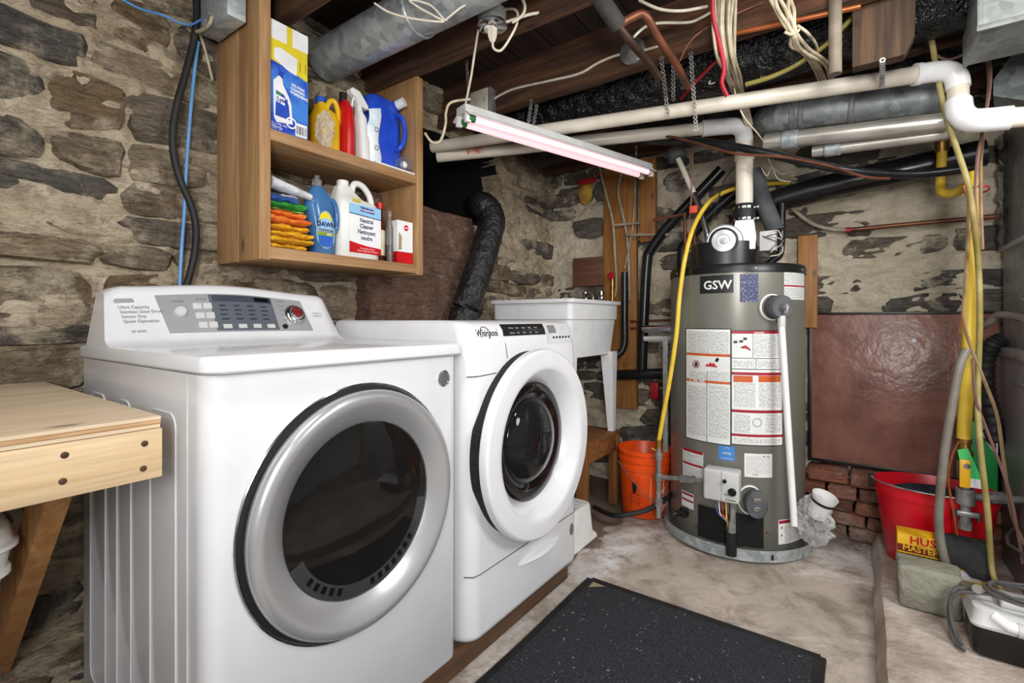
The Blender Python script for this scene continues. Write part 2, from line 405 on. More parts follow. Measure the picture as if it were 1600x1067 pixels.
wl = wl; wl['label'] = 'rubble stone wall with tan lime mortar behind the machines'
nL = stones(wl, lambda a, z, h: (h, a, z), -.55, 3.16, .0, 2.4, SL, lambda a0, a1, z0, z1: (a1 > 1.60 and a0 < 2.54 and z1 > 1.66 and z0 < 2.2) or (a0 > 1.5 and a1 < 2.1 and z1 < 1.6) or (z1 < .85 and a0 > .42 and a1 < 1.8), 11)
g = G()
gridmesh(g, lambda x, z: (x, YB-(.028*nz(x, z*1.5, 31, 4)+.020*nz(x, z*2, 38, 11)+.009*nz(x, z*1.5, 32, 34)+.004), z), -.1, 4.6, -.05, 2.42, 420, 220)
wb = struct(g.build('wall_back', MB_, at0=Vector((0,YB,0)))); wb['label'] = 'rubble stone wall with smeared cream mortar at the far end'
nB = stones(wb, lambda a, z, h: (a, YB-h, z), .0, 2.6, .1, 2.4, SB, lambda a0, a1, z0, z1: (a0 > 1.62 and z1 < 1.05), 23, hmax=.024, rows=(.07,.17), wid=(.16,.5), cover=.62)
# projecting chimney base against the left wall
g = G()
def ch(y, t):
    e = min(1, t/.03, (1-t)/.03); xf = .13+.02*nz(y, 0, 3, 6)
    out = []
    for k in range(25):
        z = lerp(-.02, 1.70+.03*nz(y, 4, 0, 4), k/24); out.append(Vector(((xf+.018*nz(y, z, 6, 7)+.008*nz(y, z, 3, 24))*(.82+.18*e)-(.025 if k == 24 else 0), y, z)))
    out += [Vector((-.03, y, 1.69)), Vector((-.03, y, -.02))]
    return out
g.loft([ch(lerp(1.42, 2.16, k/44), k/44) for k in range(45)])
o = struct(g.build('wall_chimney', CHIM, at0=Vector((.06,1.8,0)))); o['label'] = 'reddish plastered chimney base projecting from the left wall'
# ---- ceiling boards and joists
DARKB = wood('subfloor_boards', (70,49,36), (38,27,21), 1, rough=.9)
g = G(); g.box((-.3,-3,2.42), (4.6,3.4,2.46))
cl = struct(g.build('ceiling', DARKB, at0=Vector((0,0,2.42)))); cl['label'] = 'dark underside of old floor boards between joists'
for k in range(16):
    x = -.2+k*.19; gg = G(); gg.box((x, .2, 2.408), (x+.182, 3.3, 2.42)); gg.build('floorboard', DARKB, cl, smooth=False)
JY = [-.62, -.09, .44, .97, 1.50, 2.03, 2.56, 3.09]
for y in JY:
    g = G(); n = 36
    g.loft([[Vector((lerp(-.2, 4.4, i/n), y-.05+.006*nz(i*.3, y, 0, 1), 2.19+.006*nz(i*.4, y, 5, 1))), Vector((lerp(-.2, 4.4, i/n), y+.006*nz(i*.35, y, 9, 1), 2.19+.006*nz(i*.4, y, 7, 1))), Vector((lerp(-.2, 4.4, i/n), y, 2.41)), Vector((lerp(-.2, 4.4, i/n), y-.05, 2.41))] for i in range(n+1)])
    g.build('joist', JOIST, cl)
# ---- brick footing below the brown board (pieces of the back wall)
BR = stone_mat('old_brick', [(176,112,92),(150,96,80),(188,134,114),(140,98,84)], (190,174,160), (.54,.68), .2, dark=(110,70,60))
rnd = random.Random(5)
for row in range(5):
    x = 1.64+(.0 if row % 2 else .07)-.02; zz = .002+row*.068
    while x < 2.42:
        wd = rnd.uniform(.13, .21); dp = rnd.uniform(0, .03)+(.015 if row == 4 else 0)
        if row*.068 > -1:
            g = G(); g.box((x, 2.985+dp, zz), (x+wd-.012, 3.2, zz+.058+rnd.uniform(0, .006)), .008, 1)
            for v in g.bm.verts: v.co += Vector((nz(v.co.x, v.co.z, row, 30), nz(v.co.x, v.co.z, row+9, 25), nz(v.co.x, v.co.y, row+4, 25)))*.006
            g.build('brick', BR, wb)
        x += wd
# ------------------------------------------------------------------ platform, bench, machines, mat
PLATM = wood('platform_wood', (112,80,54), (78,54,36), 1, rough=.8)
t = thing('wooden_platform', 'low dark wooden platform under the washer and dryer', 'platform', (.55,1.1,0))
G().box((.845,.34,0), (.885,1.86,.092), .002).build('front_board', PLATM, t)
G().box((.25,.34,0), (.29,1.86,.092), .002).build('rear_board', PLATM, t)
G().box((.25,.34,.092), (.885,1.86,.113), .002).build('deck', PLATM, t)
for y in (.36, 1.1, 1.82): G().box((.29,y-.02,0), (.845,y+.02,.092)).build('cross_board', PLATM, t)

# ---- dryer
D0, D1, DX, DZ0, DZ1 = .40, 1.10, .935, .1145, 1.016
dr = thing('clothes_dryer', 'white front-load dryer with silver door ring and rear control console', 'dryer', (.56,.75,DZ0))
def outl(x0, x1, y0, y1, r, z): return rrect(x0, x1, y0, y1, r, 6, z, (1,0,0,1))
g = G(); g.loft([outl(.185,DX-.004,D0+.004,D1-.004,.036,DZ0), outl(.185,DX,D0,D1,.04,DZ0+.006), outl(.185,DX,D0,D1,.04,DZ1)])
cab = g.build('cabinet', WHITE, dr)
for a, b in ((.25,.371), (.457,.552), (.669,.804)):
    c = .03; pts = [(a, D0-.0005, .2)]+[(a+c-c*math.cos(k*PI/10), D0-.0005, .93-c+c*math.sin(k*PI/10)) for k in range(6)]+[(b-c+c*math.sin(k*PI/10), D0-.0005, .93-c+c*math.cos(k*PI/10)) for k in range(6)]+[(b, D0-.0005, .2)]
    pts += [(b-c+c*math.cos(k*PI/10), D0-.0005, .2-c*math.sin(k*PI/10)) for k in range(1,6)]+[(a+c-c*math.sin(k*PI/10), D0-.0005, .2-c*math.cos(k*PI/10)) for k in range(5)]
    G().tube(pts, .0017, 6, closed=True).build('pressed_rib', WHITE, cab)
G().tube([(.86, D0-.0002, .13), (.86, D0-.0002, 1.01)], .0022, 4).build('panel_seam', GREYW, cab)
G().loft([rrect(.19,DX-.006,D0+.004,D1-.004,.036,6,1.0155), rrect(.19,DX-.006,D0+.004,D1-.004,.036,6,1.0195)]).build('lid_gap', GAP, dr)
g = G(); L = lambda i, z: rrect(.183+i, .957-i, .393+i, 1.107-i, .035, 6, z, (1,0,0,1))
g.loft([L(.004,1.0185), L(0,1.023), L(0,1.044), L(.004,1.050), L(.012,1.053)]); g.build('lid', WHITE, dr)
def ctop(y): return 1.208+.022*math.exp(-((y-.73)/.22)**2)
g = G(); N = 40; rings = []
for k in range(N+1):
    s = k/N; e = min(1, s/.05, (1-s)/.04); e = math.sqrt(max(e, .02)); e = .88+.12*e
    yb = lerp(.402, 1.094, s); yt = lerp(.428, 1.078, s); tp = 1.052+(ctop(yt)-1.052)*e
    P = lambda x, z: Vector((x, lerp(yb, yt, (z-1.052)/.17), z))
    fx = .012*(1-e)/.12
    rings.append([P(.20,1.052), P(.40-fx,1.052), P(.375-fx,1.058), P(.355-fx,1.07), P(.293-fx*1.5,tp-.022), P(.286-fx*1.5,tp-.008), P(.268-fx,tp), P(.20,tp)])
g.loft(rings); con = g.build('control_console', WHITE, dr)
nS = Vector((.116,0,.062)).normalized()
def cp(y, s, off=.0015): return Vector((lerp(.3555,.2936,s), y, lerp(1.0705,ctop(y)-.0215,s)))+nS*(off+.001)
def cpatch(y0, y1, s0, s1, off=.0015, sk=0):
    g = G(); n = max(1, int((y1-y0)/.03)); R = []
    for k in range(n+1):
        ya, yb = lerp(y0, y1, k/n), lerp(y0-sk, y1-sk, k/n)
        R.append([cp(ya,s0,-.003), cp(ya,s0,off), cp(yb,s1,off), cp(yb,s1,-.003)])
    g.loft(R); return g
pan = cpatch(.548, .985, .10, .94, .002, .02).build('control_panel', SILVER, con)
cpatch(.672, .865, .12, .92, .003, .008).build('display_panel', DGREY, con)
cpatch(.674, .855, .77, .90, .0042).build('display_bar', mat('display_bar', (66,72,84), rough=.2), con)
cpatch(.80, .848, .79, .885, .0052).build('digital_display', mat('digital_display', (16,18,18), rough=.1), con)
for i in range(3):
    for j in range(2):
        cpatch(.618+j*.028+i*.003, .641+j*.028+i*.003, .60-i*.21, .73-i*.21, .0045).build('push_button', GREYW, con)
for i in range(4): cpatch(.69+i*.045, .715+i*.045, .16, .25, .0055).build('push_button', GREYW, con)
gt = G()
for i in range(4):
    for j in range(4): gt.loft([[cp(.69+i*.042,.36+j*.1,.0048), cp(.712+i*.042-.004*(j%2),.36+j*.1,.0048), cp(.712+i*.042-.004*(j%2),.385+j*.1,.0048), cp(.69+i*.042,.385+j*.1,.0048)]]*1+[[cp(.69+i*.042,.36+j*.1,.005), cp(.712+i*.042-.004*(j%2),.36+j*.1,.005), cp(.712+i*.042-.004*(j%2),.385+j*.1,.005), cp(.69+i*.042,.385+j*.1,.005)]])
gt.build('cycle_marks', mat('cycle_marks', (38,42,50)), con)
G().lathe([(0,.012),(.012,.012),(.016,.008),(.017,0)], cp(.583,.55,.002), nS, 20).build('power_button', GREYW, con)
dl = G().lathe([(.036,0),(.036,.006),(.031,.012),(.024,.014),(.023,.02),(.02,.024),(0,.025)], cp(.93,.52,.002), nS, 28).build('cycle_dial', CHROME, con)
G().lathe([(0,.027),(.017,.026),(.018,.024)], cp(.93,.52,.002), nS, 20).build('dial_cap', mat('dial_cap', (40,34,36), (150,40,44), rough=.2, scale=60), dl)
G().lathe([(0,.006),(.008,.005),(.009,0)], cp(.885,.2,.003), nS, 14).build('start_button', BLACK, con)
def cpt(y, s, off=.003): return lambda a, b: cp(y+a, s+b/.13, off)
def clet(body, size, y, s, off=.003): G().text(body, size, cpt(y, s, off)).build('console_lettering', INKG, con)
clet('POWER', .009, .566, .76); clet('OPTIONS', .007, .628, .8)
for i, l in enumerate(('NORMAL','BULKY','TOWELS','DELICATE','QUICK DRY')): clet(l, .0075, .874+.003*i, .84-i*.12)
clet('CONTROL', .008, .998, .58); clet('LOCKOUT', .008, .998, .5)
for i, l in enumerate(('Ultra Capacity','Stainless Steel Drum','Sensor Dry','Quiet Operation')): clet(l, .012, .44+.002*i, .66-i*.105, .002)
clet('HE SERIES', .008, .46, .13, .002)
g = G(); a = [(.438,.88),(.476,.88),(.478,.80),(.444,.80),(.436,.82),(.434,.85)]
g.prism([cp(y,s,-.001) for y, s in a], nS*.0028); g.build('maker_badge', SILVER, con)
DC = Vector((DX,.747,.668)); AX = (1,0,0)
G().lathe([(.298,-.002),(.299,.004),(.296,.006),(.292,.003)], DC, AX, 72).build('door_trim', CHROME, dr)
G().lathe([(.294,-.002),(.292,.0035),(.26,.0035)], DC, AX, 72).build('door_recess', GAP, dr)
door = G().lathe([(.277,.002),(.282,.010),(.284,.022),(.281,.031),(.274,.037),(.266,.039),(.258,.038),(.25,.0355),(.207,.013),(.203,.008)], DC, AX, 96).build('door_ring', mat('silver_ring', (184,185,188), (176,177,180), rough=.3, metal=.6, scale=3), dr, ang=60)
BOWL = mat('dark_drum', (34,30,28), (46,41,38), rough=.4)
G().lathe([(.206,.008),(.20,.006),(.17,.004),(0,.004)], DC, AX, 64).build('drum_opening', BOWL, door)
LIP = mat('door_lip', (118,120,122), rough=.3)
lip = G().lathe([(.203,.008),(.198,.010),(.172,.0055)], DC, AX, 40, -2.75, -.15, ref=(0,1,0)).build('lower_lip', LIP, door)
for k in range(15):
    if 5 <= k <= 7: continue
    a = -2.45+k*.125; e = Vector((0, math.cos(a), math.sin(a))); tn = Vector((0,-math.sin(a),math.cos(a)))
    g = G(); q = [DC+e*r+tn*s+Vector((.0066+.0045*(r-.172)/.026,0,0)) for r, s in ((.178,-.006),(.178,.006),(.194,.006),(.194,-.006))]; g.prism(q, (.0012,0,0)); g.build('air_slot', GAP, lip)
G().lathe([(.207,.0125),(.20,.0145),(.16,.021),(.1,.025),(0,.027)], DC, AX, 64).build('door_glass', GLASSD, door, ang=80)
bc = Vector((DX,1.032,.951)); b_ = G().lathe([(.0235,-.001),(.0235,.003),(.020,.004),(.019,.002)], bc, AX, 32).build('round_badge', CHROME, dr)
G().lathe([(.0195,.002),(.012,.003),(0,.0035)], bc, AX, 28).build('badge_face', mat('badge_face', (130,130,130), (108,108,108), rough=.4, metal=.5), b_)

# ---- washer
W0, W1, WX = 1.13, 1.825, .955
ws = thing('clothes_washer', 'white front-load washer with wide white door ring beside the laundry sink', 'washer', (.6,1.475,.1145))
def wo(z, xf, i=0, r=.05): return rrect(.265+i, xf-i, W0+i, W1-i, r, 6, z, (1,0,0,1))
g = G(); g.loft([wo(.115,WX-.012,.006), wo(.128,WX-.002), wo(.14,WX), wo(.94,WX), wo(.945,WX), wo(1.03,WX-.008), wo(1.085,WX-.02), wo(1.105,WX-.032,.002), wo(1.115,WX-.05,.006), wo(1.119,WX-.075,.012)])
wc = g.build('cabinet', WHITE, ws, ang=50)
g = G(); g.tube([(.30,W0-.0005,1.05), (.9,W0-.0005,1.05)], .0025, 4); g.build('side_seam', GREYW, wc)
def wx(z): return WX if z < .945 else (lerp(WX, WX-.008, (z-.945)/.085) if z < 1.03 else lerp(WX-.008, WX-.02, (z-1.03)/.055) if z < 1.085 else lerp(WX-.02, WX-.032, (z-1.085)/.02))
def wp(y, z, o=.002): return Vector((wx(z)+o, y, z))
def wpatch(y0, y1, z0, z1, o=.002):
    g = G(); n = 4
    r = [[wp(y0, lerp(z0,z1,k/n), -.002), wp(y0, lerp(z0,z1,k/n), o), wp(y1, lerp(z0,z1,k/n), o), wp(y1, lerp(z0,z1,k/n), -.002)] for k in range(n+1)]
    g.loft(r); return g
def seam(pts, r=.0016): return G().tube(pts, r, 5)
seam([(WX-.02,W0+.004,.945),(WX-.004,W0+.02,.945),(WX+.0004,W0+.05,.945),(WX+.0004,1.26,.948)]).build('front_seam', SEAM, wc)
seam([wp(1.318,1.115-.012,0), wp(1.322,1.03,0), wp(1.325,.99,0)]).build('front_seam', SEAM, wc)
seam([(WX-.03,W0+.002,.326),(WX-.004,W0+.02,.326),(WX+.0004,W0+.05,.326),(WX+.0004,W1-.05,.326),(WX-.01,W1-.01,.326)]).build('drawer_seam', SEAM, wc)
cpn = wpatch(1.318, 1.585, 1.066, 1.106, .0022).build('control_strip', mat('control_strip', (30,31,33), rough=.2), wc)
cpn2 = wpatch(1.588, 1.775, 1.03, 1.106, .0012).build('display_area', mat('display_area', (206,207,210), rough=.3), wc)
wpatch(1.61, 1.665, 1.07, 1.10, .003).build('display_window', mat('display_window', (128,128,126), rough=.2), cpn2)
g = G()
for k in range(6): g.box(wp(1.635+k*.024,1.048,-.001), wp(1.648+k*.024,1.056,.003))
g.build('symbol_buttons', INK, cpn2)
g = G()
for i, l in enumerate(('Normal','Quick','Heavy','Bulky','Wash')): g.text(l, .0085, lambda a, b, i=i: wp(1.355+i*.04+a, 1.09+b, .003))
for i, l in enumerate(('Delicate','Cold','Rinse','Spin','Drain')): g.text(l, .0085, lambda a, b, i=i: wp(1.355+i*.04+a, 1.073+b, .003))
g.build('cycle_lettering', GREYW, cpn)
g = G(); g.text('Whirlpool', .031, lambda a, b: wp(1.178+a*.86, 1.068+b, .0012), .0006); g.build('logo_lettering', INK, wc)
g = G(); g.tube([wp(1.222+.024*math.cos(k*PI/12-.9), 1.077+.021*math.sin(k*PI/12-.9), .001) for k in range(19)], .0012, 4); g.build('logo_swoosh', INK, wc)
WCN = Vector((WX,1.458,.688))
G().lathe([(.322,-.01),(.322,.034),(.30,.034)], WCN, AX, 72).build('door_hinge_rim', GAP, ws)
wd = G().lathe([(.318,.028),(.327,.031),(.331,.036),(.331,.052),(.328,.060),(.321,.065),(.275,.0685),(.262,.0675),(.256,.064),(.222,.030),(.214,.016),(.209,.006)], WCN, AX, 96).build('door_ring', WHITE, ws, ang=28)
for a in (2.95, 3.25): 
    e = Vector((0, math.cos(a), math.sin(a))); G().box(WCN+e*.322+Vector((.004,-.006,-.03)), WCN+e*.322+Vector((.03,.006,.03)), .002).build('hinge', BLACK, ws)
rim = G().lathe([(.214,.006),(.205,.012),(.178,.012),(.156,.008),(.15,.005),(0,.004)], WCN, AX, 64).build('door_glass', mat('black_door_glass', (16,16,17), (18,18,19), rough=.06, coat=.5), wd)
G().lathe([(.153,.005),(.146,.016),(.118,.034),(.075,.046),(0,.050)], WCN+Vector((0,-.006,.004)), AX, 56).build('glass_bowl', mat('smoked_glass_bowl', (74,74,76), (70,70,72), rough=.04, trans=.85, ior=1.3), rim, ang=80)
g = G(); pts = []
for k in range(13):
    s = k/12; y = lerp(1.385,1.66,s); w_ = .017*math.sin(PI*min(1,max(.0,s*.92+.06)))**.6
    pts.append([Vector((WX-.002,y,.268-w_)), Vector((WX+.026*math.sin(PI*(s*.9+.05)),y,.268-w_*.2)), Vector((WX+.02*math.sin(PI*(s*.9+.05)),y,.268+w_*.5)), Vector((WX-.002,y,.268+w_))])
g.loft(pts); g.build('drawer_handle', WHITE, ws)
G().lathe([(.016,0),(.016,.0015),(0,.0015)], (WX-.0003,1.765,.262), AX, 20, ref=(0,0,1), sq=1.5).build('round_sticker', INKG, ws)

# ---- workbench
PLY = wood('pale_plywood', (222,204,178), (206,182,150), 1, rough=.5, dens=.5)
EDGE = wood('plywood_edge', (214,180,136), (176,136,92), 1, dens=3)
BRD = wood('pale_pine_board', (220,196,160), (202,172,132), 1, dens=.8)
BRC = wood('shaded_pine_brace', (196,146,92), (166,116,66), 2)
BX, BY, BZ = .878, .35, .945
wbn = thing('workbench', 'pale plywood workbench with a pine front board and slanted brace', 'workbench', (.44,-.3,.12))
tp = G().box((.02,-1.2,BZ-.007), (BX,BY,BZ), .001, 1).build('bench_top', PLY, wbn)
for k, m in enumerate((EDGE, PLY)): G().box((.02,-1.2,BZ-.0145-.0075*k+.0005), (BX-.0006*(k+1),BY-.0006*(k+1),BZ-.007-.0075*k), .0004, 1).build('ply_layer', m, tp)
fb = G().box((BX-.038,-1.2,BZ-.112), (BX+.001,BY+.002,BZ-.0225), .003).build('front_board', BRD, wbn)
for u, v in ((101,711), (226,693), (98,752), (224,732)):
    p = at(u, v, x=BX+.001); sc = G().lathe([(.0055,-.002),(.0055,.0006),(.003,.0014),(0,.0015)], p, AX, 12).build('screw', mat('screw_head', (88,66,48), (60,46,34), rough=.5, metal=.4), fb)
G().box((.02,BY-.04,BZ-.112), (BX-.038,BY-.002,BZ-.0225), .002).build('side_rail', PINEX, wbn)
def brace(y0, y1):
    a, b = Vector((.72,0,.82)), Vector((.0,0,.145)); d = (b-a).normalized(); n = Vector((d.z,0,-d.x))
    a = a-d*.06; b = b+d*.0
    P = [a, a-n*-.089*1, b-n*-.089, b]
    P = [Vector((p.x, y0, p.z)) for p in (Vector((.70,0,.836)), Vector((.575,0,.836)), Vector((.04,0,.30)), Vector((.04,0,.165)))]
    return G().prism(P, (0, y1-y0, 0))
brace(.24,.28).build('brace', BRC, wbn); brace(-1.1,-1.06).build('brace', BRC, wbn)
G().box((.02,-1.2,.544), (.46,.14,.562), .001).build('lower_shelf', PINEY, wbn)
c = at(-26, 870, y=.05); cx, cy = .42, .10
tub = thing('white_tub', 'white plastic tub with a rolled rim under the workbench', 'tub', (cx,cy,.5625))
G().loft([rrect(cx-.12+i,cx+.12-i,cy-.12+i,cy+.12-i,.06,6,z) for z, i in ((.5625,.03),(.57,.022),(.598,.012),(.602,.004),(.612,.004),(.614,.01),(.655,.004))]).build('body', WHITE2, tub)
G().loft([rrect(cx-.12+i,cx+.12-i,cy-.12+i,cy+.12-i,.06,6,z) for z, i in ((.655,-.002),(.659,-.006),(.667,-.006),(.671,.0),(.70,.006),(.72,.03),(.724,.06))]).build('lid', WHITE2, tub)

# ---- mat
def mat_mat():
    m, nt, p = nmat('black_carpet_mat'); p.inputs['Roughness'].default_value = .95; co = coords(nt)
    v = nd(nt, 'ShaderNodeTexVoronoi', Scale=260); nt.links.new(co, v.inputs['Vector'])
    b = ramp(nt, ntex(nt, co, 220, 3, .7), [(.4, srgb(20,22,26)), (.6, srgb(50,54,61)), (.74, srgb(92,96,104))])
    b = mixc(nt, ramp(nt, ntex(nt, co, 70, 2, .5), [(.70, (0,0,0,1)), (.73, (.8,.8,.8,1))]), b, srgb(170,172,172))
    nt.links.new(b, p.inputs['Base Color']); bump(nt, p, v.outputs['Distance'], .8, .006); return m
mt = thing('floor_mat', 'black speckled carpet mat on the concrete floor', 'mat', (1.39,1.1,.002))
def wob(y): return .012*nz(y, 0, 2, 5)
g = G(); gridmesh(g, lambda a, y: (lerp(.985+wob(y), 1.800, a), lerp(.35,1.885,y)+.006*nz(a,y,0,3), .009+.003*nz(a*3,y*4,0,2)), 0, 1, 0, 1, 30, 44)
g.build('pile', mat_mat(), mt)
ps = [(.972+wob(k/44), lerp(.35,1.9,k/44), .006+.003*nz(0,k/44*4,0,2)) for k in range(45)]+[(lerp(.98,1.812,k/20), 1.9, .006) for k in range(21)]+[(1.815, lerp(1.9,.35,k/20), .006) for k in range(21)]
g = G(); g.loft([[Vector(p)+Vector((-.014,0,-.005)), Vector(p)+Vector((-.012,0,.002)), Vector(p)+Vector((.015,-.004,.004)), Vector(p)+Vector((.015,-.004,-.005))] for p in ps[:45]])
g.loft([[Vector(p)+Vector((0,.014,-.005)), Vector(p)+Vector((0,.012,.002)), Vector(p)+Vector((0,-.018,.004)), Vector(p)+Vector((0,-.018,-.005))] for p in ps[45:66]])
g.loft([[Vector(p)+Vector((.014,0,-.005)), Vector(p)+Vector((.012,0,.002)), Vector(p)+Vector((-.018,0,.004)), Vector(p)+Vector((-.018,0,-.005))] for p in ps[66:]])
g.build('rubber_edge', RUBBER, mt)
g = G(); g.prism([(1.0,1.872,.0125),(1.055,1.868,.0125),(1.002,1.825,.0125)], (0,0,.001)); g.build('corner_patch', mat('olive_patch', (150,140,110), (120,112,86), rough=.8), mt)
# ------------------------------------------------------------------ wall shelf and what stands on it
SX = .343; S0, S1 = .80, 1.523; ZB = at(530, 399, x=SX).z; ZM = at(530, 237, x=SX).z
ZB = 1.362; ZM = 1.752
sh = thing('storage_shelf', 'open pine wall shelf unit hung above the dryer', 'shelf', (.19,1.16,1.322))
for a, b in ((.045,.205), (.206,SX)): G().box((a,S0,1.318), (b,S0+.038,2.40), .002).build('side_board', PINEZ, sh)
G().box((.045,S1-.038,1.318), (SX,S1,2.188), .002).build('side_board', PINEZ, sh)
G().box((.045,S0+.038,ZB-.038), (SX-.002,S1-.038,ZB), .002).build('shelf_board', PINEY, sh)
G().box((.045,S0+.038,ZM-.038), (SX-.002,S1-.038,ZM), .002).build('shelf_board', PINEY, sh)
def Yx(u, x=.31): return at(u, 500, x=x).y
def Zx(u, v, x=.31): return at(u, v, x=x).z
def sect(cy, cx, z, a, b, q=3, n=24):
    out = []
    for k in range(n):
        t = 2*PI*k/n; c, s = math.cos(t), math.sin(t); r = (abs(c)**q+abs(s)**q)**(-1/q); out.append(Vector((cx+b*s*r, cy+a*c*r, z)))
    return out
def bottle(secs, q=3, n=24, cap=True):
    g = G(); g.loft([sect(*s, q=q, n=n) for s in secs], cap); return g
# -- cardboard case
bx0, bx1, by0, by1 = .06, .315, .842, Yx(481,.315)
bz1 = Zx(481,57,.315)
cb = thing('cardboard_case', 'tall yellow and blue cardboard case of cleaner on the upper shelf', 'box', ((bx0+bx1)/2,(by0+by1)/2,ZM))
YELB = mat('yellow_card', (222,204,40), (210,190,34), rough=.6); BLUB = mat('blue_card', (62,126,214), (24,62,178), rough=.5, scale=9, mix=(.4,.55)); WHB = mat('white_card', (236,236,238), rough=.6)
zmid = lerp(ZM, bz1, .565)
G().box((bx0,by0,ZM), (bx1,by1,bz1), .002, 1).build('carton', YELB, cb)
def fp(y, z, o=.0012): return Vector((bx1+o, lerp(by0,by1,y), lerp(ZM,bz1,z)))
def fpatch(pts, o0, o1): return G().prism([fp(y,z,o0) for y, z in pts], (o1-o0,0,0))
fpatch([(0,0),(1,0),(1,.56),(.6,.60),(.35,.62),(0,.64)], -.001, .001).build('blue_print', BLUB, cb)
for a, b in ((.08,.46), (.60,1)): fpatch([(a,.83),(b,.83),(b,.995),(a,.995)], -.001, .0008).build('white_print', WHB, cb)
fpatch([(.15,.66),(.36,.62),(.45,.60),(.62,.585),(.7,.58),(.72,.73),(.62,.745),(.3,.77),(.15,.75)], -.001, .0016).build('torn_label', WHB, cb)
fpatch([(.13,.46),(.26,.52),(.34,.50),(.36,.45),(.5,.36),(.56,.3),(.60,.12),(.20,.10),(.14,.14)], .001, .0022).build('bottle_picture', WHB, cb)
fpatch([(.24,.52),(.36,.50),(.38,.56),(.28,.575)], .001, .0024).build('nozzle_picture', mat('nozzle_blue', (30,66,170)), cb)
fpatch([(.17,.155),(.53,.15),(.50,.28),(.38,.36),(.19,.38)], .0022, .003).build('label_picture', mat('label_blue', (28,78,190), (20,52,150)), cb)
fpatch([(.19,.28),(.40,.265),(.40,.33),(.19,.345)], .003, .0034).build('logo_panel', WHB, cb)
fpatch([(.2,.345),(.32,.338),(.3,.37),(.21,.375)], .003, .0034).build('green_flash', mat('green_flash', (50,140,60)), cb)
g = G(); g.text('Lysol', .024, lambda a, b: fp(.21,.287)+Vector((.0028,a*.75,b*.95)), .0008); g.build('logo_lettering', mat('lysol_blue', (22,50,150)), cb)
g = G()
for i, l in enumerate(('10% MORE','CLEANING','INGREDIENTS')): g.text(l, .0125, lambda a, b, i=i: fp(.56-.01*i,.475-i*.035)+Vector((.0008,a*.85,b-a*.12)), .0005)
g.build('slogan_lettering', WHB, cb)
g = G()
for k, (y, w_) in enumerate([(.0,.02),(.04,.01),(.07,.03),(.12,.012),(.15,.02),(.2,.01),(.23,.015)]): g.prism([fp(.70+y,.05,.0022),fp(.70+y+w_,.05,.0022),fp(.70+y+w_,.125,.0022),fp(.70+y,.125,.0022)], (.0004,0,0))
g.build('barcode', INK, cb)
fpatch([(.67,.03),(.97,.03),(.97,.15),(.67,.15)], .001, .002).build('barcode_panel', WHB, cb)
G().lathe([(.02,0),(.02,.001),(.0145,.001),(.0145,0)], fp(.56,.13,.0022), AX, 24).build('seal_ring', WHB, cb)
for y0, y1 in ((.79,.80),(.93,.94)): fpatch([(y0,.63),(y1,.63),(y1,.72),(y0,.72)], 0, .001).build('print_frame', INK, cb)
g = G()
for a, z in (('4 x 946 mL',.075),('946 mL',.05),('LOT 24',.035)): g.text(a, .012, lambda x, y, z=z: fp(.08,z)+Vector((.0006,x,y)))
g.build('small_lettering', WHB, cb)
# -- sponges
SPON = mat('tan_sponge', (206,146,66), (184,122,48), rough=.95, bmp=.8, bscale=120, bdist=.01)
y0 = by1+.004
G().box((.08,y0,ZM+.001), (.25,y0+.03,ZM+.115), .01, 3).build('sponge', SPON); tag(bpy.data.objects['sponge'], 'lower tan sponge standing beside the cardboard case', 'sponge', 'tan sponges on the upper shelf')
o = G().box((.08,y0,ZM+.118), (.21,y0+.026,ZM+.27), .01, 3).build('sponge', SPON); tag(o, 'upper tan sponge on top of the other beside the case', 'sponge', 'tan sponges on the upper shelf')
# -- yellow jug in a clear bag
def yc(u0, u1, x=.27): return (Yx(u0,x)+Yx(u1,x))/2, (Yx(u1,x)-Yx(u0,x))/2
YELJ = mat('yellow_hdpe', (228,184,30), (214,168,22), rough=.35)
cy, a = yc(506,538,.28)
yj = thing('yellow_jug', 'yellow plastic jug with a blue cap beside the sponges', 'jug', (.21,cy,ZM))
z0 = ZM+.001; H = Zx(520,158,.24)-ZM
bottle([(cy,.21,z0,a*.94,.058), (cy,.21,z0+.006,a,.062), (cy,.21,z0+H*.62,a,.062), (cy-.004,.21,z0+H*.75,a*.8,.052), (cy-.012,.21,z0+H*.84,a*.45,.03), (cy-.012,.21,z0+H*.92,a*.42,.026)], 4).build('body', YELJ, yj)
G().tube(cat([(.235,cy-.005,z0+H*.83), (.24,cy+.008,z0+H*.97), (.243,cy+a*.62,z0+H*.98), (.245,cy+a*.88,z0+H*.84), (.245,cy+a*.9,z0+H*.6)],5), .010, 8).build('handle', YELJ, yj)
G().cyl((.21,cy-.012,z0+H*.9), (.21,cy-.012,z0+H*1.03), .021).build('cap', mat('blue_cap', (40,84,180), rough=.4), yj)
BAG = mat('clear_bag', (236,238,240), (222,224,226), rough=.1, alpha=.3, bmp=1.0, bscale=40, bdist=.03, spec=.9)
def bag(c, r, seed, sq=(1,1,1), n=20, m=12, cr=.35):
    g = G(); R = []
    for j in range(m+1):
        p = PI*j/m; rr = math.sin(p)
        R.append([Vector((c[0]+sq[0]*r*rr*math.cos(2*PI*k/n)*(1+cr*nz(k*.7,j*.8,seed)), c[1]+sq[1]*r*rr*math.sin(2*PI*k/n)*(1+cr*nz(k*.7+9,j*.8,seed)), c[2]-sq[2]*r*math.cos(p)*(1+.12*nz(k*.5,j,seed+3)))) for k in range(n)])
    g.loft(R); return g
b = bag((.295,(Yx(496,.3)+Yx(522,.3))/2,ZM+.077), .047, 3, (.8,.62,1.5), 26, 18, .6).build('plastic_bag', BAG, smooth=False); tag(b, 'crumpled clear plastic bag in front of the yellow jug', 'bag')
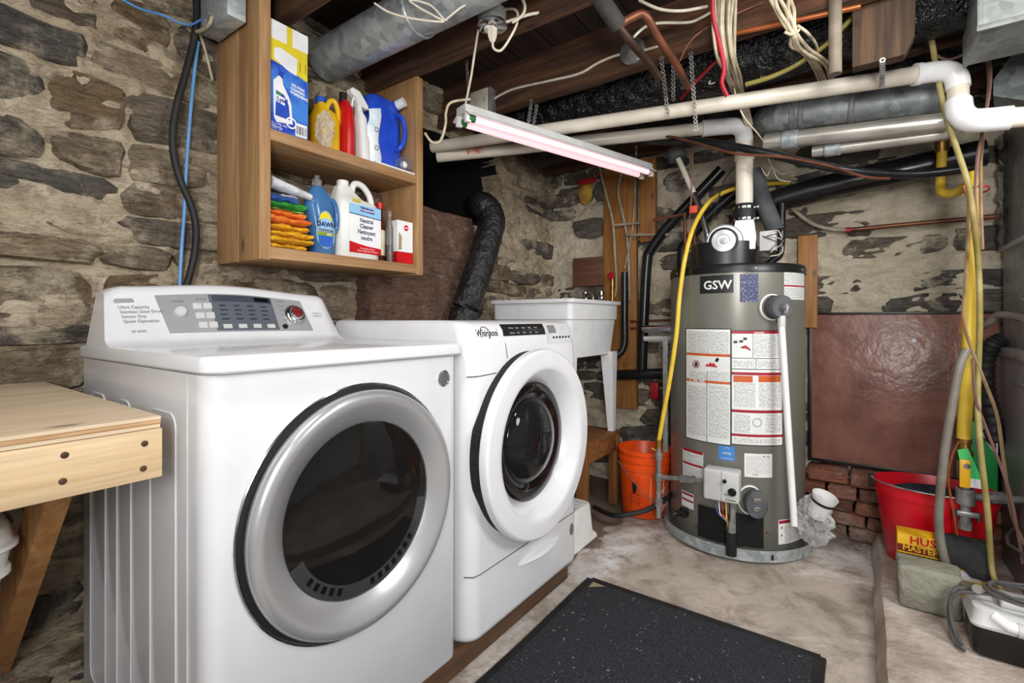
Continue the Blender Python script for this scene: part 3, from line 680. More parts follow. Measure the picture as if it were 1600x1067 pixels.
# -- red bottle, spray bottle, pouch
RED = mat('red_plastic', (206,24,28), (182,16,22), rough=.35)
y0_ = cy+a+.002; a = (Yx(556,.29)-y0_)/2; cy = y0_+a
rb = thing('red_bottle', 'flat red plastic bottle with a black cap beside the spray bottle', 'bottle', (.22,cy,ZM)); H = Zx(540,160,.25)-ZM
bottle([(cy,.245,z0,a*.9,.046), (cy,.245,z0+.006,a,.05), (cy,.245,z0+H*.55,a,.05), (cy-.002,.245,z0+H*.85,a*.9,.046), (cy-.004,.245,z0+H,a*.55,.025)], 3.5).build('body', RED, rb)
G().cyl((.245,cy-.005,z0+H*.98), (.245,cy-.005,z0+H*1.14), .015).build('cap', BLACK, rb)
y0_ = cy+a+.002; a = (Yx(574,.30)-y0_)/2; cy = y0_+a+.014
sb = thing('spray_bottle', 'slim white trigger spray bottle between the red bottle and the wipes', 'bottle', (.28,cy,ZM)); H = Zx(556,165,.28)-ZM
bottle([(cy,.28,z0,a*.8,.026), (cy,.28,z0+.006,a,.032), (cy-.004,.28,z0+H*.45,a*.95,.032), (cy-.007,.28,z0+H*.5,a*.8,.028), (cy-.012,.28,z0+H*.78,a*.86,.03), (cy-.018,.28,z0+H*.9,a*.5,.018), (cy-.02,.28,z0+H,a*.45,.016)], 3).build('body', WHITE2, sb)
hz = z0+H; hy = cy-.02
hd = G().prism([(.268,hy-.045,hz+.05),(.268,hy-.035,hz+.06),(.268,hy+.0,hz+.055),(.268,hy+.04,hz+.01),(.268,hy+.036,hz-.006),(.268,hy+.012,hz-.002),(.268,hy-.012,hz-.002),(.268,hy-.016,hz+.024),(.268,hy-.042,hz+.036)], (.024,0,0)).build('trigger_head', WHITE2, sb)
G().tube(cat([(.28,hy-.016,hz+.03),(.28,hy-.026,hz+.016),(.28,hy-.03,hz-.012)],4), .005, 6).build('trigger', WHITE2, sb)
cy, a = yc(577,596,.31); H = Zx(590,172,.3)-ZM
g = G(); R = []
for k in range(13):
    s = k/12; sw = .008*math.sin(s*9); th = .012*math.sin(PI*min(1,s*.9+.08))+.002; R.append([Vector((.30+q*th, cy+sw+p*a*(1+.06*math.sin(s*14)), z0+H*s+(.012*p if k == 12 else 0))) for p, q in ((-1,0),(-.5,.8),(.5,.8),(1,0),(.5,-.8),(-.5,-.8))])
g.loft(R); po = thing('wipes_pouch', 'crinkled white and pale blue pouch leaning on the blue jug', 'pouch', (.3,cy,ZM)); g.build('pouch', mat('pouch_film', (226,234,240), (150,204,226), rough=.3, scale=14, mix=(.5,.7)), po)
for zz in (.3,.62): G().lathe([(.010,0),(.010,.001),(.0075,.001),(.0075,0)], (.312,cy+.004,z0+H*zz), AX, 16).build('printed_ring', INKG, po)
# -- blue detergent jug
BLJ = mat('blue_hdpe', (40,84,206), (30,66,184), rough=.3)
y0_ = cy+a+.004; cy = (Yx(584,.28)+1.480)/2; a = 1.480-cy
bj = thing('detergent_jug', 'large blue detergent jug with white cap at the right end of upper shelf', 'jug', (.21,cy,ZM)); H = Zx(612,153,.27)-ZM
z0 = ZM+.009
bottle([(cy,.21,z0,a*.92,.05), (cy,.21,z0+.008,a,.058), (cy,.21,z0+H*.6,a,.058), (cy-.006,.21,z0+H*.82,a*.98,.056), (cy-.01,.21,z0+H*.94,a*.82,.045), (cy-.012,.21,z0+H*.985,a*.5,.03), (cy-.012,.21,z0+H,a*.2,.015)], 4, 28).build('body', BLJ, bj)
G().tube(cat([(.262,cy+a*.40,z0+H*.30), (.290,cy+a*.5,z0+H*.32), (.300,cy+a*.68,z0+H*.45), (.300,cy+a*.68,z0+H*.62), (.292,cy+a*.55,z0+H*.74), (.26,cy+a*.42,z0+H*.76)],5), .0105, 8).build('handle', BLJ, bj)
pcap = Vector((.255,cy+a*.66,z0+H*.93)); G().cyl(pcap, pcap+Vector((.035,.012,.012)), .021).build('cap', WHITE2, bj)
G().cyl(pcap+Vector((-.02,-.008,-.008)), pcap, .024).build('neck', BLJ, bj)
tray = G().prism([(.20,Yx(590,.3),ZM+.0005),(SX-.004,Yx(588,SX),ZM+.0005),(SX-.004,1.478,ZM+.0005),(.20,1.478,ZM+.0005)], (0,0,.007)).build('white_board', WHITE2); tag(tray, 'thin white board lying under the blue detergent jug', 'board')
cc = Vector((.318,Yx(634,.32),ZM+.045)); ct = thing('measuring_cup', 'clear plastic scoop cup holding white powder below the blue handle', 'cup', cc-Vector((0,0,.028)))
G().loft([rrect(-.026+i,.026-i,-.027+i,.027-i,.011,4) for i in (0,)]*1+[rrect(-.022,.022,-.023,.023,.009,4,.045)], cap=False)
def xfm(r): return [cc+Vector((.012-v.z, v.x*1.05, v.y)) for v in r]
g = G(); g.loft([xfm(rrect(-.027,.027,-.027,.027,.011,4,0)), xfm(rrect(-.023,.023,-.023,.023,.01,4,.05)), xfm(rrect(-.021,.021,-.021,.021,.009,4,.05)), xfm(rrect(-.025,.025,-.025,.025,.01,4,0.0))], cap=False)
g.build('cup', CLEAR, ct)
bag((cc.x-.012,cc.y,cc.z-.004), .016, 5).build('powder', WHITE2, ct)

# ---- lower shelf: folded cloths
def cloth_mat(n, c, c2): return mat(n, c, c2, rough=.95, scale=30, bmp=.6, bscale=260, bdist=.004)
def fold(z0, z1, y0, y1, x0, x1, seed, m, label, roll=.5):
    g = G(); R = []; n = 18; th = (z1-z0)/2; zc = (z0+z1)/2
    for k in range(25):
        s = k/24; y = lerp(y0, y1, s); R.append([])
        e = min(1, s/.03, (1-s)/.05); e = .84+.16*math.sqrt(max(0, 1-(1-e)**2))
        for j in range(n):
            t = 2*PI*j/n; c, sn = math.cos(t), math.sin(t); q = 4 if c < 0 else 3.4; r = (abs(c)**q+abs(sn)**q)**(-1/q)
            wv = .005*nz(s*4, j*.25, seed)+.0035*nz(s*11, seed, j*.5)
            pin = 1-.4*math.exp(-((sn*r)/.16)**2)*(c > .2)*.10
            R[-1].append(Vector((lerp(x0, x1, .5+.5*c*r*pin)+wv*2, y+.004*nz(s*3, j*.4, seed+7), zc+th*e*sn*r*.98+wv*(.5 if sn < 0 else .8))))
    g.loft(R); o = g.build('folded_cloth', m, ang=70); tag(o, label, 'cloth', 'folded cleaning cloths on the lower shelf'); return o
ya, yb = S0+.042, .994
cols = [('yellow_cloth',(236,186,40),(216,160,24)), ('orange_cloth',(244,140,58),(226,112,34)), ('green_cloth',(70,186,70),(36,140,48)), ('blue_cloth',(62,112,186),(36,76,150)), ('white_cloth',(226,226,230),(204,204,210)), ('pale_green_cloth',(176,214,130),(140,186,96)), ('navy_cloth',(36,46,58),(24,30,40))]
CM = {c[0]: cloth_mat(*c) for c in cols}
zz = ZB+.0005
seq = [(.02,'yellow_cloth',.90,'yellow folded cloth at the very bottom of the cloth stack'), (.020,'yellow_cloth',1.0,'yellow folded cloth second from the bottom of the stack'), (.024,'yellow_cloth',1.05,'bulging yellow folded cloth in the middle of the stack'), (.024,'yellow_cloth',1.0,'topmost yellow folded cloth right under the orange ones'),
       (.022,'orange_cloth',.98,'lower orange folded cloth on top of the yellow ones'), (.02,'orange_cloth',.9,'upper orange folded cloth below the pale green one'), (.009,'pale_green_cloth',.88,'thin pale green folded cloth above the orange ones'), (.019,'green_cloth',.88,'bright green folded cloth below the blue one'), (.021,'blue_cloth',.74,'blue folded cloth near the top of the stack'), (.007,'white_cloth',.76,'thin white cloth laid flat over the blue cloth')]
for i, (h, m_, wf, lab) in enumerate(seq):
    fold(zz, zz+h, ya, ya+(yb-ya)*wf, .10+.01*(i%3), .325+.01*((i*2)%3)-.004*i*.6, i*3.1, CM[m_], lab); zz += h+.0006
g = G(); R = []; ra = Vector((.30,ya+.014,zz+.034)); rb_ = Vector((.29,Yx(487,.3),zz+.012))
for k in range(19):
    s = k/18; c = ra.lerp(rb_, s); r0 = lerp(.020,.011,s); R.append([c+Vector((r0*1.5*math.cos(2*PI*j/14)*(1+.15*nz(s*5,j*.6,2)), 0, r0*math.sin(2*PI*j/14)*(1+.2*nz(s*5,j*.6,8)))) for j in range(14)])
g.loft(R); o = g.build('rolled_cloth', CM['white_cloth']); tag(o, 'white rolled cloth lying on top of the cloth stack', 'cloth')
o = bag((.13,ya+.085,zz+.028), .05, 12, (.8,1.2,.55)).build('dark_cloth', CM['navy_cloth']); tag(o, 'dark navy bunched cloth behind the white rolled cloth', 'cloth')
# -- dish soap
SOAP = mat('blue_soap_bottle', (96,150,206), (60,110,170), rough=.12, trans=.35, ior=1.3, scale=4)
x_ = .27; cy = 1.060; a = .0585; z0 = ZB+.001; H = Zx(500,293,x_)-ZB
ds = thing('dish_soap_bottle', 'translucent blue dish soap bottle leaning against the cloth stack', 'bottle', (x_,cy,ZB))
bottle([(cy+.012,x_,z0,a*.66,.028), (cy+.012,x_,z0+.008,a*.76,.034), (cy+.012,x_,z0+H*.3,a*.82,.036), (cy+.008,x_,z0+H*.5,a*.9,.036), (cy,x_,z0+H*.7,a*.96,.036), (cy-.003,x_,z0+H*.85,a*.82,.033), (cy-.006,x_,z0+H*.94,a*.55,.026), (cy-.008,x_,z0+H,a*.3,.017)], 2.6, 28).build('body', SOAP, ds)
G().tube(cat([(x_+.02,cy+a*.30,z0+H*.82), (x_+.03,cy+a*.72,z0+H*.80), (x_+.03,cy+a*.96,z0+H*.62), (x_+.03,cy+a*.92,z0+H*.42), (x_+.026,cy+a*.7,z0+H*.36)],5), .009, 8).build('handle', SOAP, ds)
g = G(); g.lathe([(.017,0),(.017,.022),(.012,.024),(.011,.03),(.008,.031),(.008,.038),(.011,.039),(.0,.042)], (x_,cy-.008,z0+H), seg=20); g.build('cap', CLEAR, ds)
def bl(cy0, x0, z0_, w_, h_, pts, m, o=.0):
    return G().prism([Vector((x0, cy0+w_*p, z0_+h_*q)) for p, q in pts], (.0012,0,0))
LBX = x_+.0365; egg = [(.7*math.cos(t*2*PI/20)*(1-.18*math.sin(t*2*PI/20)), .5+.5*math.sin(t*2*PI/20)) for t in range(20)]
lc = cy+.004; lz = z0+H*.08
bl(lc,LBX,lz,a*.95,H*.56,egg,0).build('label', mat('soap_label', (150,172,190), (120,150,176), rough=.3), ds)
bl(lc,LBX+.001,lz+H*.03,a*.85,H*.16,[(-.55,.2),(-.3,0),(.3,0),(.55,.2),(.62,1),(-.62,1)],0).build('label_band', mat('soap_band', (40,96,190)), ds)
bl(lc,LBX+.001,lz+H*.19,a*.85,H*.05,[(-.66,0),(.66,0),(.66,1),(-.66,1)],0).build('green_band', mat('soap_green', (150,176,40), (110,120,30)), ds)
bl(lc,LBX+.001,lz+H*.42,a*.85,H*.12,[(-.55,0),(.5,0),(.35,.7),(0,1),(-.4,.75)],0).build('yellow_flash', mat('soap_yellow', (232,214,50)), ds)
bl(lc,LBX+.0015,lz+H*.29,a*.7,H*.16,[(-.6,0),(.6,0),(.55,.6),(.3,.95),(-.1,1),(-.45,.75)],0).build('badge', mat('soap_sky', (150,206,246)), ds)
G().text('DAWN', .026, lambda p, q: Vector((LBX+.0045, lc+p*.92, lz+H*.32+q)), .0008, 'CENTER').build('brand_lettering', mat('dawn_navy', (24,34,84)), ds)
G().text('PLATINUM', .012, lambda p, q: Vector((LBX+.0045, lc+p, lz+H*.255+q)), .0002, 'CENTER').build('brand_lettering', INKG, ds)
G().text('99%', .012, lambda p, q: Vector((LBX+.0045, lc+.012+p, lz+H*.195+q)), .0003, 'CENTER').build('strength_lettering', WHB, ds)
# -- white cleaner jug
x_ = .25; cy, a = yc(530,594,.30); H = Zx(570,318,x_)-ZB; HT = Zx(540,300,x_)-ZB
wj = thing('cleaner_jug', 'white neutral cleaner jug with a top handle on the lower shelf', 'jug', (x_,cy,ZB))
D = .062
bottle([(cy,x_,z0,a*.95,D*.94), (cy,x_,z0+.006,a,D), (cy,x_,z0+H*.86,a,D), (cy-.006,x_,z0+H*.94,a*.93,D*.92), (cy-a*.3,x_,z0+H*1.0,a*.62,D*.6), (cy-a*.42,x_,z0+HT*.99,a*.42,D*.42), (cy-a*.48,x_,z0+HT*1.06,a*.3,.023)], 5, 32).build('body', WHITE2, wj)
G().lathe([(.021,0),(.023,.003),(.023,.022),(.021,.024),(0,.024)], (x_,cy-a*.48,z0+HT*1.06), seg=24).build('cap', WHITE2, wj)
G().tube(cat([(x_+.01,cy-a*.15,z0+HT*1.0), (x_+.012,cy-a*.02,z0+HT*1.13), (x_+.014,cy+a*.35,z0+HT*1.13), (x_+.014,cy+a*.72,z0+HT*1.0), (x_+.014,cy+a*.86,z0+H*.9)],6), .013, 10).build('handle', WHITE2, wj)
JX = x_+D+.0003
def jp(y, z, o=0): return Vector((JX+o, cy+a*y, z0+H*z))
def jpatch(p, o): return G().prism([jp(y,z,0) for y, z in p], (o,0,0))
jpatch([(-.62,.09),(.93,.09),(.93,.88),(-.62,.88)], .0006).build('label', mat('label_white', (240,240,242)), wj)
jpatch([(-.62,.73),(.93,.70),(.93,.88),(-.62,.88)], .001).build('blue_band', mat('label_sky', (150,204,238)), wj)
jpatch([(-.62,.715),(.93,.685),(.93,.70),(-.62,.73)], .0012).build('navy_line', mat('label_navy', (24,38,92)), wj)
jpatch([(-.12,.78),(.6,.765),(.6,.84),(-.12,.855)], .0013).build('logo_panel', mat('logo_navy', (30,48,140)), wj)
jpatch([(-.62,.09),(.93,.09),(.93,.20),(.3,.215),(-.2,.24),(-.62,.27)], .0012).build('red_band', RED, wj)
g = G(); g.text('Professional', .0165, lambda p, q: jp(.24,.79,.0016)+Vector((0,p*.85,q)), .0003, 'CENTER'); g.build('logo_lettering', WHB, wj)
g = G()
for i, l in enumerate(('Neutral','Cleaner','Nettoyant','neutre')): g.text(l, .024, lambda p, q, i=i: jp(.2,.60-i*.095,.0013)+Vector((0,p*.85,q)), .0006, 'CENTER')
g.build('product_lettering', mat('navy_print', (34,44,88)), wj)
g = G()
for i, l in enumerate(('Fast acting, low foam','Action rapide, peu de mousse')): g.text(l, .009, lambda p, q, i=i: jp(.25,.16-i*.04,.0016)+Vector((0,p*.9,q)), 0, 'CENTER')
g.build('band_lettering', WHB, wj)
jpatch([(-.45,.99-.07),(-.1,.985-.07),(-.1,1.03-.07),(-.45,1.04-.07)], .0008).build('price_sticker', mat('sticker_yellow', (206,190,60)), wj)
# -- small bottles, carton
x_ = .25; cy, a = yc(598,612,.30); H = Zx(602,320,x_)-ZB
bb = thing('sauce_bottle', 'dark amber bottle with a red cap beside the white jug', 'bottle', (x_,cy,ZB))
AMB = mat('amber_glass', (110,60,34), (70,36,22), rough=.1, trans=.4, ior=1.3); 
G().lathe([(0,0),(a*.9,0),(a,.006),(a,H*.55),(a*.9,H*.62),(a*.62,H*.75),(a*.55,H*.92),(0,H*.92)], (x_,cy,z0), seg=24).build('body', AMB, bb)
G().lathe([(a*.62,H*.9),(a*.62,H),(0,H)], (x_,cy,z0), seg=20).build('cap', RED, bb)
G().cylpatch((x_,cy), a+.0006, -.9, .9, z0+H*.12, z0+H*.54).build('label', mat('label_cream', (214,196,90), (230,226,214), rough=.5, scale=22), bb)
cy, a = yc(610,618,.32); cb_ = thing('slim_bottle', 'slim clear bottle with dark liquid beside the red and white carton', 'bottle', (.30,cy,ZB)); H = Zx(612,335,.3)-ZB
G().lathe([(0,0),(a*.9,0),(a,.005),(a,H*.7),(a*.5,H*.86),(a*.45,H)], (.30,cy,z0), seg=20).build('body', CLEAR, cb_)
G().lathe([(0,.002),(a*.85,.002),(a*.85,H*.36),(0,H*.36)], (.30,cy,z0), seg=20).build('liquid', AMB, cb_)
G().lathe([(a*.52,H*.94),(a*.52,H*1.05),(0,H*1.05)], (.30,cy,z0), seg=16).build('cap', CLEAR, cb_)
y0_, y1_ = Yx(621,.325), Yx(645,.325); H = Zx(633,346,.325)-ZB
ca = thing('small_carton', 'small white and red carton at the right end of lower shelf', 'carton', (.3,(y0_+y1_)/2,ZB))
G().box((.285,y0_,z0+H*.27), (.325,y1_,z0+H), .001, 1).build('upper_panel', mat('carton_white', (238,238,238), (230,230,232), rough=.4), ca)
G().box((.2848,y0_-.0003,z0), (.3253,y1_+.0003,z0+H*.27), .001, 1).build('red_base', RED, ca)
cy = (y0_+y1_)/2
G().lathe([(0,.0008),(.0125,.0008),(.0125,-.0005)], (.3256,cy+.005,z0+H*.84), AX, 20).build('red_dot', RED, ca)
G().prism([(.3253,y0_+.004,z0+H*.3),(.3253,y0_+.022,z0+H*.32),(.3253,y0_+.024,z0+H*.62),(.3253,y0_+.008,z0+H*.72)], (.0006,0,0)).build('leaf_print', mat('leaf_print', (96,150,130), (200,140,90), scale=60), ca)
g = G(); g.text('new', .011, lambda p, q: Vector((.3268,cy+.005+p,z0+H*.825+q)), .0003, 'CENTER'); g.build('dot_lettering', WHB, ca)
# ------------------------------------------------------------------ laundry sink corner
SKX0, SKX1, SKY0, SKY1, SKZ = .193, .717, 2.20, 2.81, 1.231
sk = thing('laundry_sink', 'white plastic laundry sink on tall tapered legs behind the washer', 'sink', (.45,2.5,.446))
SINK = mat('sink_plastic', (226,227,228), (216,217,219), rough=.4)
def so(i, z, r=.03): return rrect(SKX0+i, SKX1-i, SKY0+i, SKY1-i, r, 4, z)
g = G(); g.loft([so(.045,.912,.04), so(.034,.918,.035), so(.014,1.12), so(.006,1.125), so(.004,1.208), so(-.012,1.212), so(-.014,1.231), so(.02,1.231,.025), so(.05,.96,.03), so(.08,.955,.03)]); g.build('basin', SINK, sk)
for x, y in ((SKX0+.05,SKY0+.045), (SKX1-.05,SKY0+.045), (SKX0+.05,SKY1-.045), (SKX1-.05,SKY1-.045)):
    dx = .03 if x > .5 else -.03
    g = G(); g.loft([[Vector((x+a*w_+dx*.6*(1-s), y+b*w_, lerp(.446,.93,s))) for a, b in ((-1,-1),(1,-1),(1,1),(-1,1))] for s, w_ in ((0,.017),(.03,.017),(1,.038))]); g.build('leg', SINK, sk)
fa = thing('sink_faucet', 'chrome two-handle faucet on the rim of the laundry sink', 'faucet', (.55,2.79,1.2315))
G().box((.48,2.775,1.2315), (.62,2.81,1.248), .006).build('base', CHROME, fa)
for x in (.495,.605): G().lathe([(.016,0),(.018,.01),(.012,.025),(.02,.03),(.02,.05),(0,.054)], (x,2.792,1.248), seg=14).build('handle', CHROME, fa)
G().tube(cat([(.55,2.792,1.248),(.55,2.788,1.283),(.55,2.765,1.293),(.55,2.70,1.278),(.55,2.68,1.258)],5), .009, 8).build('spout', CHROME, fa)
st = thing('wooden_stand', 'rough wooden stand carrying the laundry sink', 'stand', (.46,2.5,0))
STW = wood('orange_stained_wood', (150,98,50), (112,70,34), 2, rough=.6)
STX = wood('orange_stained_rail', (150,98,50), (112,70,34), 0, rough=.6)
G().box((.19,2.21,.425), (.722,2.82,.445), .002).build('top', STX, st)
for x in (.20,.665):
    for y in (2.345,2.76): G().box((x,y,0), (x+.055,y+.05,.425), .002).build('leg', STW, st)
for y in (2.35,2.765): G().box((.255,y,.335), (.665,y+.038,.425), .002).build('rail', STX, st)
for x in (.205,.68): G().box((x,2.395,.335), (x+.038,2.76,.425), .002).build('rail', STX, st)
MILK = mat('milky_bag', (176,164,156), (120,104,96), rough=.3, trans=.4, ior=1.15, bmp=.9, bscale=30, bdist=.03)
o = bag((.50,2.5,.62), .13, 21, (.9,.9,1.3)).build('plastic_bag', MILK, ang=20)
o.location.z = .4455; tag(o, 'milky crumpled plastic bag standing under the laundry sink', 'bag')
cx, cy = .705, 2.18
sz = thing('step_stool', 'small white plastic step stool on the floor beside the washer', 'stool', (cx,cy,0))
g = G(); sq_ = lambda i, z, r=.03: rrect(cx-.105+i,cx+.105-i,cy-.15+i,cy+.15-i,r,4,z)
g.loft([sq_(0,.0), sq_(.002,.012), sq_(.018,.03), sq_(.03,.165,.025), sq_(.036,.175,.025)]); g.build('body', WHITE2, sz)
for k in range(5): G().box((cx-.055,cy-.09+k*.036,.175), (cx+.055,cy-.074+k*.036,.179), .001, 1).build('grip_strip', GREYW, sz)
# -- orange bucket
OC = Vector((.888,2.78,0)); ORA = mat('orange_bucket_plastic', (240,88,24), (226,74,16), rough=.35)
ob = thing('orange_bucket', 'orange plastic bucket on the floor between sink and water heater', 'bucket', OC)
g = G(); g.lathe([(0,0),(.128,0),(.132,.006),(.142,.26),(.148,.262),(.150,.285),(.145,.288),(.146,.308),(.153,.31),(.154,.33),(.148,.333),(.148,.352),(.156,.354),(.157,.372),(.150,.376),(.146,.37),(.128,.012),(0,.01)], OC, seg=48); g.build('body', ORA, ob)
fa_ = math.atan2(CAM.y-OC.y, CAM.x-OC.x)
def ocp(p, z, o=.001): 
    r = .132+(.142-.132)*(z-.006)/.254+o; return Vector((OC.x+r*math.cos(p), OC.y+r*math.sin(p), z))
def olines(g, pts, r=.0012): g.tube([ocp(p,z,.0005) for p, z in pts], r, 4)
bp = fa_-.42
g = G(); olines(g, [(bp-.16,.07),(bp+.16,.07),(bp+.16,.235),(bp-.16,.235),(bp-.16,.07)], .001); g.build('warning_frame', INK, ob)
g = G(); g.prism([ocp(bp+p,.165+q) for p, q in ((-.08,-.02),(-.02,-.03),(.08,-.015),(.10,.02),(.06,.04),(.0,.025),(-.05,.045),(-.1,.03))], Vector((math.cos(bp),math.sin(bp),0))*.0008); g.build('warning_picture', INK, ob)
g = G()
for i, l in enumerate(('WARNING','Children can','fall into bucket','and drown')): g.text(l, .014, lambda a, b, i=i: ocp(bp+a*7.4, .13-i*.016+b, .001), 0, 'CENTER')
g.build('warning_lettering', INK, ob)
g = G(); hp = fa_+.52; olines(g, [(hp-.3,.04),(hp+.3,.06),(hp+.3,.245),(hp-.28,.24),(hp-.3,.04)], .0012); g.build('logo_frame', WHB, ob)
g = G()
for i, l in enumerate(('THE','HOME','DEPOT')): g.text(l, .05, lambda a, b, i=i: ocp(hp-.2+(a*.8+b*.55+i*.028)*7, .085+b*.8+a*.55-i*.034+.02, .001), .001)
g.build('logo_lettering', WHB, ob)
g = G(); g.tube(cat([ocp(fa_-1.2,.30,.02), ocp(fa_-.5,.23,.022), ocp(fa_,.15,.022), ocp(fa_+.5,.12,.03), ocp(fa_+1.1,.26,.022)],8), .0022, 6); hb = g.build('bail_handle', STEEL, ob)
# ------------------------------------------------------------------ water heater
HX, HY, HR = 1.375, 2.795, .323; HC2 = (HX, HY)
pan = thing('drain_pan', 'round galvanised drain pan under the water heater', 'pan', (HX,HY,0))
G().lathe([(0,.002),(.352,.002),(.358,.006),(.360,.058),(.364,.062),(.364,.056),(.357,.008),(.35,.008),(0,.008)], (HX,HY,0), seg=72).build('tray', GALV, pan)
p = oncyl(1207,868,HX,HY,.361); G().box((HX+.359*math.cos(p[0])-.004,HY+.359*math.sin(p[0])-.006,.02), (HX+.359*math.cos(p[0])+.006,HY+.359*math.sin(p[0])+.004,.045), .002).build('seam_clip', RUBBER, pan)
wh = thing('water_heater', 'tall grey water heater tank covered in instruction labels', 'water heater', (HX,HY,.009))
TANK = mat('heater_grey', (128,127,118), (120,119,111), rough=.32, metal=.25, scale=2)
G().lathe([(0,.009),(HR-.004,.009),(HR,.014),(HR,1.352),(0,1.352)], (HX,HY,0), seg=96).build('tank', TANK, wh)
cap = G().lathe([(HR+.004,1.345),(HR+.005,1.378),(HR-.002,1.388),(HR-.05,1.395),(0,1.398)], (HX,HY,0), seg=96).build('top_cap', BLACK, wh)
for u in (1059, 1180, 1252):
    p = oncyl(u,420,HX,HY,HR); e = Vector((math.cos(p[0]),math.sin(p[0]),0)); G().lathe([(.005,0),(.004,.003),(0,.004)], Vector((HX,HY,1.362))+e*(HR+.004), e, 10).build('cap_screw', STEEL, cap)
PRN = print_mat('fine_print', (226,227,224), (120,122,122)); PRNB = print_mat('blue_fine_print', (34,42,90), (190,194,214), .0062, .62); LW = mat('label_paper', (228,229,227), rough=.5); LR = mat('label_red', (158,26,44), rough=.45); LO = mat('label_orange', (200,92,40), rough=.45); LK = mat('label_black', (32,32,34), rough=.4)
def hl(u0, v0, u1, v1, m, name, off=.0008, n=10):
    p0, za = oncyl(u0,(v0+v1)/2,HX,HY,HR); p1, _ = oncyl(u1,(v0+v1)/2,HX,HY,HR); uc = (u0+u1)/2
    _, z1 = oncyl(uc,v0,HX,HY,HR); _, z0 = oncyl(uc,v1,HX,HY,HR)
    return G().cylpatch(HC2, HR+off, p0, p1, z0, z1, n).build(name, m, wh, norm=False)
def htext(s, u, v, size, m, name='label_lettering', bold=0, off=.0022, align='CENTER'):
    p, z = oncyl(u,v,HX,HY,HR)
    return G().text(s, size, lambda a, b: Vector((HX+(HR+off)*math.cos(p+a/HR), HY+(HR+off)*math.sin(p+a/HR), z+b)), bold, align).build(name, m, wh)
hl(1071,513,1142.5,692,LK,'label_border',.0006); hl(1072.5,514.5,1141,690.5,LW,'instruction_label',.001)
hl(1142.5,516,1223,697,LK,'label_border',.0006); hl(1143.5,517,1222,695.5,LW,'instruction_label',.001)
for u0,v0,u1,v1 in ((1076,518,1138,552),(1078,580,1103,596),(1106,580,1139,596),(1075,603,1103,680),(1107,603,1139,684),(1178,524,1219,557),(1146,563,1178,574),(1182,563,1219,574),(1147,598,1180,636),(1186,598,1219,636),(1147,648,1172,676),(1196,648,1219,676),(1147,685,1219,693)): hl(u0,v0,u1,v1,PRN,'fine_print',.0014,6)
for u0,v0,u1,v1 in ((1073,552.5,1141,556.5),(1073,594.5,1141,598.5),(1146,587,1176,597),(1185,587,1219,597)): hl(u0,v0,u1,v1,LO,'orange_bar',.0016,6)
for u0,v0,u1,v1 in ((1143.5,517,1222,521.5),(1143.5,582,1222,586.5),(1143.5,641,1222,645.5),(1143.5,679,1222,683)): hl(u0,v0,u1,v1,LR,'red_bar',.0016,6)
for u0,v0,u1,v1 in ((1143.5,559.5,1222,560.5),(1143.5,576.5,1222,577.7),(1104.3,580,1105,690),(1176,522,1176.7,559),(1180.4,560,1181,577)): hl(u0,v0,u1,v1,LK,'rule_line',.0016,6)
htext('DANGER',1186,521,.011,LW,off=.003,bold=.0002)
def hdisc(u, v, r, m, name, ring=0, off=.0018):
    p, z = oncyl(u,v,HX,HY,HR); e = Vector((math.cos(p),math.sin(p),0)); c = Vector((HX,HY,z))+e*(HR+off)
    g = G(); g.lathe([(r,0),(r,.0006),(r-ring if ring else 0,.0006)]+([(r-ring,0)] if ring else []), c-e*.0003, e, 20); return g.build(name, m, wh)
hdisc(1088,569,.019,LR,'no_fuel_symbol',.004,.0022); 
def hpoly(u, v, pts, m, name):
    p, z = oncyl(u,v,HX,HY,HR); e = Vector((math.cos(p),math.sin(p),0)); q = Vector((-e.y,e.x,0)); c = Vector((HX,HY,z))+e*(HR+.002)
    return G().prism([c+q*a+Vector((0,0,b)) for a, b in pts], e*.0006).build(name, m, wh)
hpoly(1088,569,[(-.008,-.01),(.008,-.01),(.008,.01),(-.006,.01)],LK,'can_symbol')
hpoly(1112,570,[(-.03,-.008),(.03,-.01),(.018,.0),(.01,.012),(.002,.004),(-.006,.014),(-.012,.002),(-.022,.004)],mat('flame_red',(190,40,46)),'fire_symbol')
hpoly(1120,563,[(-.008,-.004),(.004,-.008),(.012,.006),(.004,.014),(-.004,.008)],LK,'vapour_symbol')
for u,v in ((1149,534),(1164,529),(1158,533)): hpoly(u,v,[(-.008,-.006),(.008,-.006),(.009,.004),(-.006,.006)],LK,'tap_symbol')
hpoly(1165,543,[(-.022,.002),(.0,.012),(.022,-.008),(.02,-.014),(.0,-.004),(-.016,-.004)],LR,'hand_symbol')
hdisc(1183,660,.02,INKG,'circle_symbol',.002,.0022)
lg = hl(1094,430,1146,458,LK,'logo_plate',.0016); htext('GSW',1120.5,451.5,.058,LW,'logo_lettering',.0012,.003)
hl(1156,428,1184.5,472,PRNB,'blue_notice',.001)
hl(1225,424,1256,468,LW,'side_label',.0009,6); hl(1226,426,1255,444,PRN,'fine_print',.0013,6); hl(1226,450,1255,466,PRN,'fine_print',.0013,6); hl(1225,445.5,1256,448,LR,'red_bar',.0015,6)
hl(1123,697,1148,719,mat('energy_blue',(70,136,206)),'energy_sticker',.001,6); htext('energy',1135.5,709,.014,LW,off=.0025,bold=.0002); htext('HIGH EFFICIENCY',1135.5,717,.0065,LW,off=.0025)
p, z = oncyl(1135.5,706,HX,HY,HR); G().tube([Vector((HX+(HR+.002)*math.cos(p+.026*math.cos(k*PI/10)), HY+(HR+.002)*math.sin(p+.026*math.cos(k*PI/10)), z+.012+.009*math.sin(k*PI/10))) for k in range(11)], .0008, 4).build('star_arc', LW, wh)
